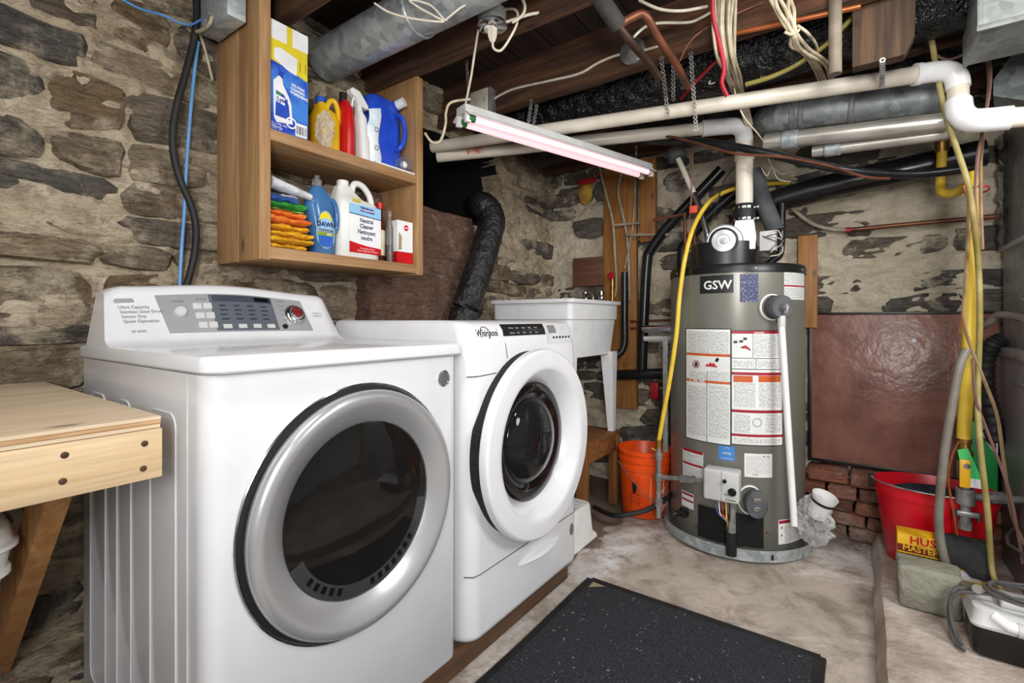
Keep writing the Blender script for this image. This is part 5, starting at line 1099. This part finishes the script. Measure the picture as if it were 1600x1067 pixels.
a, b = gy(1507,718,-.035), gy(1510,762,-.035); G().box((a.x-.015,a.y-.004,b.z), (a.x+.017,a.y+.004,a.z), .003).build('valve_lever', mat('yellow_lever',(232,176,30),rough=.35), vb); G().lathe([(.011,0),(.011,.014),(0,.014)], (gx_,gyy-.026,zz_-.1), (0,-1,0), 8).build('lever_nut', CHROME, vb)
a = gy(1508,700,-.03); o = G().prism([a+Vector((-.022,0,-.01)), a+Vector((.008,0,0)), a+Vector((.06,0,-.15)), a+Vector((.0,0,-.15))], (0,.002,0)).build('green_tag', mat('green_tag',(70,200,110)), gt)
G().prism([a+Vector((.005,-.001,-.115)), a+Vector((.048,-.001,-.115)), a+Vector((.06,-.001,-.15)), a+Vector((.0,-.001,-.15))], (0,.0006,0)).build('tag_label', WHB, gt)
G().lathe([(.03,-.03),(.03,.03),(.022,.032),(.022,-.032)], (gx_,gyy,GV.z), seg=14).build('tee', STEEL, gt)
G().cyl((gx_,gyy,GV.z), (2.44,gyy+.06,GV.z+.005), .014, 12).build('side_branch', STEEL, gt); G().cyl((gx_+.075,gyy+.03,GV.z+.002), (gx_+.115,gyy+.045,GV.z+.003), .024, 8).build('union', STEEL, gt); G().cyl((gx_,gyy,GV.z-.13), (gx_,gyy,GV.z-.10), .022, 8).build('drip_cap', STEEL, gt)
g = G(); g.box((gx_-.03,gyy-.026,GV.z-.075), (gx_+.04,gyy-.006,GV.z-.055), .004); g.build('ground_clamp', STEEL, gt); G().cyl((gx_-.03,gyy-.02,GV.z-.05), (gx_-.03,gyy-.02,GV.z-.085), .007, 8).build('clamp_screw', CHROME, gt); G().cyl((gx_+.04,gyy-.02,GV.z-.05), (gx_+.04,gyy-.02,GV.z-.085), .007, 8).build('clamp_screw', CHROME, gt)
pipe('yellow_pipe','short yellow elbow pipe hanging from the ceiling joining the gas drop',[at(1472,234,y=2.9),at(1470,280,y=2.9),at(1471,298,y=2.88),at(1486,303,y=2.84),at(1508,292,y=2.76),at(1524,280,y=2.66)],.019,YELH,seg=12)
o = G().lathe([(.026,0),(.026,.05),(.02,.055),(.02,.1)], at(1472,238,y=2.9), seg=12).build('pipe_socket', BRASS); tag(o, 'brass socket above the short yellow elbow pipe', 'fitting')
DT = 2.50
def YT(L, y): return [at(u,v,y=y) for u,v in L]
pipe('drain_tube','thick grey clear drain tube curving left of the gas drop',YT([(1512,545),(1500,570),(1490,620),(1478,690),(1470,760),(1467,820),(1475,870),(1490,905),(1508,925)],2.42)[:-1]+[Vector((px0+.02,py0+.05,.26))],.0145,GRAFF,'tube')
pipe('drain_tube','olive clear tube hanging from the ceiling along the gas drop',YT([(1441,0),(1455,60),(1465,120),(1478,180),(1494,230),(1512,285),(1521,340)],2.38)+YT([(1529,420),(1531,500),(1528,600)],2.48)+YT([(1530,680),(1543,800),(1552,900)],2.42)+[Vector((px0+.10,py0+.05,.245))],.0095,mat('olive_clear_tube',(186,172,120),(150,136,80),rough=.2,trans=.3,ior=1.2),'tube')
MAU = mat('brown_wire', (128,96,88), (98,72,66), rough=.45)
for L, y, r, m, lab in (([(1470,0),(1505,30),(1535,55),(1546,90),(1547,130),(1540,180),(1527,250),(1524,320),(1530,370)],2.44,.0055,MAU,'brown control wire sweeping past the ceiling duct'),
    ([(1433,27),(1446,60),(1462,85),(1482,93),(1508,84),(1532,70)],2.43,.0045,MAU,'thin brown wire looping under the ceiling board'),
    ([(1541,75),(1545,130),(1538,200),(1532,260),(1533,340),(1535,390)],2.5,.006,mat('bundle_tan',(156,126,92),(110,84,60)),'tan wire bundle hanging left of the plenum'),
    ([(1516,320),(1512,380),(1508,450),(1506,500),(1516,540),(1540,600),(1558,650),(1568,720),(1580,800),(1600,850)],2.48,.006,mat('rope_tan',(146,122,92),(112,90,64)),'tan wire slanting down right across the furnace'),
    ([(1520,560),(1524,620),(1545,680),(1575,760),(1590,830),(1598,880)],2.44,.005,MAU,'brown wire drooping low beside the furnace'),
    ([(1498,690),(1487,715),(1482,750),(1490,800),(1497,845)],2.55,.004,COPPERB,'twisted orange wire beside the gas valve'),
    ([(1505,290),(1516,330),(1512,400),(1506,460),(1500,520)],2.52,.004,COPPERB,'thin orange wire along the yellow gas pipe')):
    pipe('control_wire',lab,YT(L,y),r,m,'wire','wires beside the furnace',seg=6)
for k, (v, m) in enumerate(((552,INK),(300,REDC))):
    a = at(1516 if k == 0 else 1524,v,y=2.58); g = G(); g.lathe([(.034,-.003),(.036,-.003),(.036,.003),(.034,.003)], a-Vector((0,.03,0)), (0,.1,1), 20, sq=1.4); o = g.build('cable_tie', m); tag(o, ('black' if k == 0 else 'red')+' cable tie around the yellow gas pipe and tubes', 'cable tie')
# ------------------------------------------------------------------ ceiling: ducts and pipes
WRAP = mat('black_plastic_wrap', (14,14,15), (26,26,28), rough=.18, bmp=1.0, bscale=22, bdist=.05)
def wrapped(name, label, pts, r, seed, m=WRAP, n=10, seg=20, cat_='duct'):
    P = cat(pts, n); g = G(); rings = []; pa = None
    for i, p in enumerate(P):
        d = (P[min(i+1,len(P)-1)]-P[max(i-1,0)]).normalized(); a, b = frame(d)
        rings.append([p+(a*math.cos(2*PI*k/seg)+b*math.sin(2*PI*k/seg))*r*(1+.09*nz(i*.5,k*.6,seed)+.05*nz(i*1.3,k*1.1,seed+4)) for k in range(seg)])
    g.loft(rings); o = g.build(name, m, ang=60); tag(o, label, cat_); return o
wrapped('wrapped_duct','black plastic wrapped duct running between the joists at the back',[(.1,2.29,2.28),(.8,2.29,2.27),(1.5,2.29,2.27),(2.2,2.29,2.28),(3.2,2.29,2.28)],.145,3)
wrapped('wrapped_duct','second black plastic wrapped duct close to the far wall',[(.1,2.82,2.3),(.9,2.82,2.3),(1.7,2.82,2.3),(2.4,2.82,2.3)],.13,9)
v0 = Vector((-.22,2.0,1.86)); 
wrapped('vent_hose','black foil vent hose bending down behind the washer',[at(738,330,x=-.5),at(742,322,x=-.15),at(752,320,d=2.78),at(765,331,d=2.73),at(768,350,d=2.70),at(758,390,d=2.64),at(745,430,d=2.60),at(728,480,d=2.56),at(718,520,d=2.54)],.075,14,mat('black_foil_hose',(22,22,23),(40,40,41),rough=.3,bmp=.9,bscale=40,bdist=.02),8,cat_='hose')
fd = thing('round_duct', 'galvanised round duct above the wall shelf', 'duct', (.5,1.22,2.15))
dA, dB = at(485,75,d=1.75), at(690,-5,d=1.75)
dA = Vector((.05,1.235,2.235)); dB = Vector((1.6,1.235,2.235))
G().cyl(dA, dB, .085, 36).build('pipe', GALV, fd)
for x in (.62,1.1): G().lathe([(.0855,-.01),(.089,-.006),(.089,.006),(.0855,.01)], (x,1.235,2.235), AX, 36).build('joint_band', GALV, fd)
# galvanised furnace duct and aluminium pipes at right
fd2 = thing('flue_duct', 'banded galvanised duct under the white pipe at right', 'duct', at(1340,200,y=2.64))
A, B = at(1215,182,y=2.64), at(1475,150,y=2.60); dirn = (B-A).normalized()
G().cyl(A, B, .066, 32).build('pipe', GALV, fd2)
for t_ in (.12,.18,.5): c = A.lerp(B,t_); G().lathe([(.067,-.012),(.071,-.008),(.071,.008),(.067,.012)], c, dirn, 32).build('band', GALVD, fd2)
g = G(); g.tube(cat([A+dirn*.03, A-dirn*.02+Vector((0,.03,.0)), A-dirn*.06+Vector((0,.10,.02)), A-dirn*.07+Vector((0,.18,.05))],5), .068, 24); g.build('elbow', GALV, fd2)
for k, (u0,v0_,u1,v1_,r,lab) in enumerate(((1195,222,1480,190,.036,'upper aluminium flue pipe below the banded duct'),(1270,237,1482,208,.026,'lower aluminium flue pipe below the banded duct'))):
    ft_ = thing('flue_pipe', lab, 'pipe', at(u0,v0_,y=2.56+.05*k), 'aluminium flue pipes'); a, b = at(u0,v0_,y=2.56+.05*k), at(u1,v1_,y=2.52+.05*k); G().cyl(a, b, r, 24).build('pipe', ALU, ft_); c = a.lerp(b,.16); G().lathe([(r+.0005,-.03),(r+.005,-.025),(r+.005,.03),(r+.0005,.035)], c, b-a, 24).build('sleeve', GALV, ft_)
# PVC vents
up = thing('white_vent_pipe', 'long white pipe crossing the ceiling to an elbow at the furnace', 'pipe', (1.0,2.15,2.0))
uA, uB = at(676,230,x=.02), at(1432,117,d=1.80)
G().cyl(uA, uB, .031, 24).build('pipe', PVC, up)
e1, e2, e3, e4 = at(1428,117,d=1.802), at(1464,112,d=1.785), at(1494,122,d=1.77), at(1496,158,d=1.765)
G().tube(cat([e1,e2,at(1483,113,d=1.777),e3,at(1497,138,d=1.767)],6), .036, 20).build('elbow', PVCW, up); G().cyl(e1, e1.lerp(e2,.28), .039, 24).build('collar', PVCW, up)
G().cyl(at(1496.5,132,d=1.767), at(1497,172,d=1.765), .032, 20).build('pipe', PVC, up)
G().tube(cat([at(1497,160,d=1.765),at(1500,176,d=1.75),at(1513,187,d=1.73),at(1535,188,d=1.70),at(1580,184,d=1.66)],6), .040, 20).build('elbow', PVCW, up)
G().cyl(at(1578,184,d=1.66), at(1640,180,d=1.62), .033, 20).build('pipe', PVC, up)
lp = thing('heater_vent_pipe', 'white vent pipe rising from the water heater to the left wall', 'pipe', (.8,2.3,1.66))
zE = 2.085
l0 = at(684,245,x=.02); l1 = Vector((vx-.16, vy-.035, zE))
G().cyl(l0, l1, .031, 24).build('pipe', PVC, lp); dl_ = (l1-l0).normalized(); VV = Vector((vx,vy,0))
G().tube(cat([l1-dl_*.03, l1+dl_*.06, Vector((vx-.035,vy-.008,zE-.012)), Vector((vx-.006,vy-.001,zE-.045)), Vector((vx,vy,zE-.10))],6), .040, 24).build('elbow', PVCW, lp)
G().cyl((vx,vy,1.672), (vx,vy,zE-.07), .0385, 28).build('riser', PVC, lp); G().lathe([(.039,-.02),(.044,-.018),(.044,.018),(.039,.02)], (vx,vy,1.92), seg=28).build('collar', PVC, lp)
ps_ = at(738,236,x=.25); G().cylpatch((0,0),1,0,.001,0,.001,1).bm.free()
a = l0.lerp(l1,.155); q = dl_; up_ = Vector((0,0,1)); nn = Vector((q.y,-q.x,0)).normalized()
G().loft([[a+q*s*.045+(nn*math.cos(t)+up_*math.sin(t))*.0316 for t in [-.5+k*.16 for k in range(10)]] for s in (-1,1)], cap=False, closed=False).build('orange_sticker', mat('orange_sticker',(200,84,50),(220,200,190),scale=40), lp)
# strap hangers
STRAP = mat('strap_steel', (176,174,170), (110,106,100), rough=.4, metal=.7, scale=60)
def strap(label, a, b, w_=.011):
    a, b = Vector(a), Vector(b); n = max(3, int((b-a).length/.0165)); d = (b-a).normalized(); e = Vector((CAM.x-a.x, CAM.y-a.y, 0)).normalized(); g = G()
    for k in range(n): c = a.lerp(b,(k+.5)/n); g.lathe([(.0042,-.0006),(.0042,.0006),(.0088,.0006),(.0088,-.0006),(.0042,-.0006)], c, e, 10)
    o = g.build('strap_hanger', STRAP); tag(o, label, 'hanger', 'perforated steel strap hangers'); return o
strap('perforated strap hanger holding the white pipe, leftmost of the three together', at(1033,88,z=2.186), at(1044,182,d=2.13))
strap('perforated strap hanger holding the white pipe, middle of the three together', at(1052,100,z=2.186), at(1052,158,d=2.13))
strap('perforated strap hanger holding the white pipe, rightmost of the three together', at(1079,80,z=2.186), at(1088,205,d=2.10))
strap('perforated strap hanger below the hanging wood block', at(1379,92,y=2.06), at(1378,136,d=1.80))
strap('left strap hanger behind the fluorescent lamp', at(831,155,z=2.186), at(825,196,d=2.4))
strap('right strap hanger behind the fluorescent lamp', at(839,163,z=2.186), at(833,198,d=2.4))
strap('short strap hanger end under the wrapped black duct', at(1193,102,d=2.02), at(1191,122,d=2.02))
# hanging wood block, steel pole
a, b = at(1332,0,y=2.07), at(1426,108,y=2.07)
g = G(); g.prism([(a.x,2.07,b.z+.055), (b.x-.02,2.07,b.z+.055), (b.x+.005,2.07,b.z+.11), (b.x+.012,2.07,2.40), (a.x,2.07,2.40)], (0,.05,0)); o = g.build('wood_block', DARKW); tag(o, 'dark wooden block hanging from the ceiling at right', 'wood block')
a = at(1305,116,y=1.925); o = G().cyl(a, (a.x,a.y,2.41), .019, 18).build('steel_pole', mat('grey_steel_pole',(128,118,104),(98,88,76),rough=.6)); tag(o, 'short grey steel pole left of the wooden block', 'pole')
# copper and black lines in the ceiling
pipe('copper_line','bright copper pipe clipped under the third joist',[at(1150,52,y=1.965),at(1290,22,y=1.965),at(1345,10,y=1.965)],.0095,COPPERB,sm=False)
ip = thing('insulated_pipe', 'dark insulated pipe coming down from the ceiling with a copper elbow', 'pipe', at(968,50,d=1.9))
a, b = at(930,-14,d=1.62), at(966,40,d=1.70); G().cyl(a, b, .029, 20).build('insulation', mat('dark_insulation',(70,68,66),(52,50,49),rough=.9,bmp=.4), ip)
G().tube(cat([at(966,40,d=1.70),at(985,65,d=1.74),at(1015,100,d=1.85),at(1030,122,d=1.92)],5), .0145, 12).build('lower_pipe', mat('dull_copper',(86,66,54),(60,46,38),rough=.5,metal=.6), ip)
G().tube(cat([at(968,38,d=1.70),at(990,26,d=1.70),at(1004,22,d=1.70),at(1014,32,d=1.71),at(1030,62,d=1.76),at(1056,100,d=1.86),at(1075,135,d=2.0)],6), .0145, 12).build('elbow_pipe', COPPER, ip)
pipe('refrigerant_line','black insulated line sagging below the white pipes',[at(u,v,y=y) for u,v,y in ((935,226,2.5),(985,218,2.5),(1050,222,2.5),(1075,220,2.5),(1140,228,2.47),(1200,240,2.47),(1260,254,2.5),(1340,268,2.6),(1430,272,2.7),(1520,262,2.75))],.019,ABS,'pipe',seg=12)
pipe('refrigerant_line','thin copper line following the black insulated line',[at(u,v,y=y) for u,v,y in ((1000,211,2.46),(1050,214,2.46),(1090,224,2.44),(1150,240,2.43),(1220,245,2.44),(1290,258,2.48),(1350,276,2.58),(1390,279,2.62))],.0065,COPPER,'pipe',seg=8)
pipe('olive_tube','olive plastic tube behind the wire bundle',[at(u,v,y=2.12) for u,v in ((1165,132),(1205,120),(1250,98),(1290,70),(1320,40),(1345,10))],.009,OLIVE,'tube')
# ------------------------------------------------------------------ fluorescent fixture
fA, fB = Vector((.604,1.48,1.955)), Vector((.950,2.655,1.955)); fd_ = (fB-fA).normalized(); fs = Vector((fd_.y,-fd_.x,0)); L_ = (fB-fA).length
fl = thing('fluorescent_lamp', 'white two-tube fluorescent shop light hanging on chains', 'lamp', (fA+fB)/2-Vector((0,0,.04)))
def fpnt(t, s, z): return fA+fd_*t+fs*s+Vector((0,0,z))
prof = [(-.062,-.010),(-.060,-.016),(-.030,.002),(-.028,.028),(.028,.028),(.030,.002),(.060,-.016),(.062,-.010),(.034,.010),(.032,.034),(-.032,.034),(-.034,.010)]
HOUS = mat('lamp_housing', (206,206,204), (190,190,187), rough=.35)
G().loft([[fpnt(t,s,z) for s, z in [(-.062,-.014),(-.034,.004),(-.032,.032),(.032,.032),(.034,.004),(.062,-.014),(.060,-.018),(.03,-.002),(-.03,-.002),(-.060,-.018)]] for t in (0,L_)]).build('housing', HOUS, fl)
TUBEM = mat('lit_tube', (255,206,211), (255,202,208), rough=.6, emit=.88, spec=.1)
for s in (-.032,.032):
    tb = G().tube([fpnt(.03,s,-.022), fpnt(L_-.03,s,-.022)], .0145, 14).build('tube', TUBEM, fl)
    for t in (.012,L_-.012):
        G().box((-.012,-.01,-.026), (.012,.01,.02), .003, 2, Matrix((( fd_.x,fs.x,0,fpnt(t,s,-.016).x),(fd_.y,fs.y,0,fpnt(t,s,-.016).y),(0,0,1,fpnt(t,s,-.016).z),(0,0,0,1)))).build('socket', WHITE2, fl)
        tt = t+(.018 if t < .1 else -.018); G().tube([fpnt(tt-.014,s,-.022), fpnt(tt+.014,s,-.022)], .0152, 14).build('tube_end', GREYW if t > .1 else mat('green_end',(40,110,60)), tb)
CHN = mat('chain_steel', (150,146,140), (110,106,100), rough=.4, metal=.8)
def chain(label, a, b):
    a, b = Vector(a), Vector(b); n = int((b-a).length/.016); g = G(); d = (b-a).normalized(); e1_, e2_ = frame(d)
    for k in range(n):
        c = a.lerp(b,(k+.5)/n); e = e1_ if k % 2 else e2_
        g.tube([c+d*.011*math.cos(t)+e*.0055*math.sin(t) for t in [j*PI/5 for j in range(10)]], .0014, 5, closed=True)
    o = g.build('lamp_chain', CHN); tag(o, label, 'chain', 'chains holding the fluorescent lamp'); return o
chain('near chain holding the left end of the fluorescent lamp', at(729,95,d=1.98), fpnt(.04,0,.036)); chain('far chain holding the right end of the fluorescent lamp', fpnt(L_-.1,0,.24), fpnt(L_-.1,0,.036))
# lamp cord, ceiling boxes, outlets
rbx = thing('round_ceiling_box', 'round metal ceiling box with a plugged-in cord on the second joist', 'electrical box', at(768,45,d=1.75))
rc = at(769,36,d=1.72); rcz = rc.z
G().lathe([(.05,.0),(.05,.045),(0,.045)], (rc.x,rc.y,rcz-.005), seg=24).build('box', STEEL, rbx); G().lathe([(0,-.01),(.050,-.01),(.0535,-.008),(.0535,0),(0,0)], (rc.x,rc.y,rcz-.005), seg=28).build('cover_plate', CHROME, rbx); G().lathe([(0,-.016),(.017,-.016),(.018,-.01)], (rc.x-.015,rc.y,rcz-.005), seg=18).build('outlet_face', WHITE2, rbx)
px_ = Vector((rc.x+.004,rc.y-.004,rcz-.02)); G().loft([[px_+Vector((a*w_,b*w_,z)) for a, b in ((-1,-1),(1,-1),(1,1),(-1,1))] for z, w_ in ((0,.012),(-.03,.011),(-.05,.006))]).build('plug', CREAM, rbx)
pipe('cream_cable','cream cord from the round ceiling box looping back to joist',[px_+Vector((0,0,-.045)), px_+Vector((.006,0,-.075)), px_+Vector((.03,.01,-.085)), px_+Vector((.06,.02,-.05)), at(808,35,d=1.72), at(804,15,d=1.74), at(770,18,d=1.76), at(752,30,d=1.76), at(748,45,d=1.76), at(742,80,d=1.84), at(736,120,d=1.9), at(730,150,d=1.95), fpnt(.02,0,.034)],.0045,CREAM,'cord')
for L, d, lab in (([(800,35),(815,25),(820,10),(812,-10)],1.7,'cream cable rising right of the round ceiling box'), ([(790,35),(830,22),(860,18),(885,0),(890,-10)],1.72,'cream cable running right from the round ceiling box'), ([(770,20),(780,5),(790,-10)],1.7,'short cream cable above the round ceiling box')):
    pipe('ceiling_cable',lab,[at(u,v,d=d) for u,v in L],.0055,CREAM,'cable','cream cables on the ceiling')
pipe('ceiling_cable','long cream cable stapled across the third joist face',[at(u,v,y=1.972) for u,v in ((766,158),(800,140),(860,126),(905,115),(935,98),(965,86),(1000,80),(1030,72))],.006,CREAM,'cable','cream cables on the ceiling')
pipe('ceiling_cable','cream cable crossing the ceiling at the top toward the bundle',[at(u,v,d=1.75) for u,v in ((998,0),(1030,14),(1065,17),(1105,10))],.0055,CREAM,'cable','cream cables on the ceiling')
pipe('ceiling_cable','wavy cream cable between copper pipe and wire bundle',[at(u,v,d=1.84) for u,v in ((990,58),(1008,42),(1030,36),(1075,35),(1095,28),(1112,18))],.0055,CREAM,'cable','cream cables on the ceiling')
ou = thing('outlet_box', 'cream duplex outlet box on the joist above the lamp end', 'outlet', at(746,160,y=1.94))
a, b = at(734,146,y=1.93), at(766,172,y=1.93); G().box((a.x,1.93,b.z), (b.x,1.978,a.z), .003).build('box', STEEL, ou); G().box((a.x+.01,1.922,b.z+.004), (b.x-.016,1.932,a.z-.004), .002).build('face_plate', CREAM, ou)
for k in range(2): p = lerp(a.x+.02,b.x-.028,k); G().box((p-.010,1.9195,(a.z+b.z)/2-.014), (p+.010,1.923,(a.z+b.z)/2+.014), .003).build('receptacle', GREYW, ou)
a = at(988,80,y=1.97); o = G().lathe([(.055,.0),(.055,.012),(.05,.016),(0,.016)], (a.x,1.978,a.z), (0,-1,0), 28).build('round_cover', STEEL); tag(o, 'round dull metal box cover on the third joist', 'box cover')
pipe('hook_cable','beige cable hanging in a hook left of the lamp end',[at(u,v,d=1.98) for u,v in ((735,155),(705,160),(697,175),(696,195),(688,220),(675,222),(664,208))],.0055,BEIGE,'cable')
# wire bundles
rnd = random.Random(9)
for k in range(9):
    o_ = (k-4)*4.2
    pipe('bundle_wire','beige wire in the thick hanging bundle above the heater vent',[at(1132+o_*1.1+rnd.uniform(-2,2),-5,d=1.72+.008*(k%3)),at(1131+o_*.95+rnd.uniform(-2,2),45,d=1.75+.008*(k%3)),at(1136+o_*.8+rnd.uniform(-2,2),90,d=1.80+.012*(k%3)),at(1144+o_*.6+rnd.uniform(-3,3),118,d=1.92+.012*(k%3)),at(1152+o_*.5,142,d=2.12+.01*(k%3)),at(1162+o_*.35,165,d=2.27),at(1170+o_*.3,195,d=2.34)],.0058,BEIGE,'wire','thick bundle of beige wires',seg=7,n=5)
pipe('red_wire','red cable hanging along the thick beige wire bundle',[at(u,v,d=1.71+.0008*v) for u,v in ((1113,-5),(1115,30),(1122,60),(1129,90),(1131,110),(1128,130),(1136,150))],.008,REDC,'cable')
pipe('red_wire','red cable slanting left behind the strap hangers',[at(u,v,d=1.85+.005*max(0,v-90)) for u,v in ((1126,90),(1112,102),(1085,130),(1064,154))],.007,REDC,'cable')
for k in range(5):
    j = k*3.6+rnd.uniform(-1,1); q = lambda s: rnd.uniform(-s,s)
    pipe('loop_wire','beige wire in the knotted loop right of the thick bundle',[at(1203+j*2.2+q(4),-5,d=1.61),at(1212+j*2+q(5),15,d=1.63+q(.01)),at(1226+j+q(2),38,d=1.65+q(.008)),at(1236+j*.7,55,d=1.66+q(.006)),at(1238+j*1.2+q(4),72,d=1.70),at(1250+j*1.2+q(5),84+q(4),d=1.74),at(1266+j*1.8+q(5),100,d=1.86),at(1278+j*1.6,124,d=2.06)],.0058,BEIGE,'wire','knotted loop of beige wires',seg=7,n=5)
pipe('loop_tie','beige wire tied around the knotted loop',[at(u,v,d=1.65+.006*max(0,v-54)) for u,v in ((1226,50),(1238,54),(1250,45),(1246,40),(1262,52),(1275,70),(1278,90),(1286,118))],.005,BEIGE,'wire')
pipe('thin_wire','thin cream wire curling in front of the white pipes',[at(u,v,d=d) for u,v,d in ((1128,113,2.1),(1112,124,2.1),(1108,131,2.1),(1118,128,2.1),(1128,115,2.1),(1142,118,2.08),(1150,150,2.06),(1162,182,2.06),(1185,210,2.1),(1193,222,2.2))],.003,CREAM,'wire',seg=6)
pipe('thin_wire','brown thin wire running up right from the copper elbow',[at(u,v,d=1.78) for u,v in ((1062,96),(1076,68),(1100,46),(1150,22),(1195,2))],.003,COPPER,'wire',seg=6)
pipe('coil_wire','coiled cream wire under the round galvanised duct',[at(u,v,d=1.6) for u,v in ((585,5),(610,20),(650,30),(692,34),(680,26),(655,12),(640,0),(672,8),(694,30),(700,28),(720,12),(740,2),(760,-6)) ],.0035,CREAM,'wire',seg=6)
# upper left junction box and cables
ja = at(316,30,y=.78); jbx = thing('junction_box', 'grey metal junction box at the ceiling left of the shelf', 'electrical box', at(336,30,y=.74))
a, b = at(318,-8,y=.74), at(360,24,y=.74); G().box((a.x,.73,b.z), (b.x,.79,a.z+.05), .004).build('box', GALV, jbx); c = at(331,30,y=.735); G().lathe([(.012,0),(.012,.02),(.008,.022),(0,.022)], c+Vector((0,0,-.012)), (0,0,1), 12).build('clamp', STEEL, jbx)
WXL = .075
pipe('dryer_cable','thick black dryer power cable hanging on the left stone wall',[at(u,v,x=WXL) for u,v in ((306,-10),(307,30),(300,75),(287,125),(276,165),(270,205),(272,245),(283,285),(298,320),(306,355),(304,395),(296,430),(290,450))],.0115,RUBBER,'cable',seg=10)
pipe('blue_cable','thin blue network cable hanging beside the black cable',[at(u,v,x=WXL-.01) for u,v in ((310,65),(305,100),(299,160),(294,220),(290,280),(288,330),(284,385),(281,440),(280,460))],.0055,BLUEC,'cable',seg=8)
pipe('beige_loop','beige cable loop below the junction box',[at(u,v,y=.72) for u,v in ((294,-8),(290,20),(292,42),(302,50),(318,46),(328,36),(331,26))],.006,BEIGE,'cable')
pipe('beige_drop','thin beige cable running down behind the shelf side',[at(u,v,x=.05) for u,v in ((310,48),(318,70),(326,100),(332,125))],.005,BEIGE,'cable')
pipe('white_cable','thin white cable across the top of the stone wall',[at(u,v,x=.09) for u,v in ((185,-4),(220,14),(255,24),(282,36),(300,38),(318,28))],.004,BLUEC,'cable')
pipe('plug_cord','black cord hanging down the wall below the shelf',[at(u,v,x=.06) for u,v in ((577,428),(572,445),(571,470),(574,490))],.006,RUBBER,'cord')
pipe('pull_chain','thin pinkish pull chain hanging in front of the black waste pipes',[at(u,v,d=2.6) for u,v in ((1083,215),(1082,260),(1080,310),(1076,360),(1073,400))],.0035,mat('pink_chain',(150,96,92),(110,70,66),rough=.5),'chain',seg=6)
o = G().box(at(1077,322,d=2.58), at(1090,318,d=2.57)+Vector((0,.01,-.05)), .002).build('orange_clip', mat('orange_clip',(214,84,50))); tag(o, 'small orange clip hooked beside the pull chain', 'clip')
for k, L in enumerate((((1196,232),(1205,258),(1222,272),(1238,268),(1240,275)), ((1190,262),(1198,275),(1206,262),(1216,280),(1236,284)), ((1148,262),(1130,285),(1118,330),(1108,352)))):
    pipe('thin_wire',('pale thin wire drooping right of the heater vent','lower pale thin wire crumpled right of the heater vent','dark thin wire left of the heater vent')[k],[at(u,v,d=2.5) for u,v in L],.0028,(CREAM,CREAM,RUBBER)[k],'wire',seg=6)
pipe('grey_conduit','grey conduit tube entering the furnace beside the brown board',[at(1528,512,y=2.95),at(1545,504,y=2.9),at(1562,492,y=2.86),at(1600,497,y=2.75)],.016,GRAFF,'conduit')
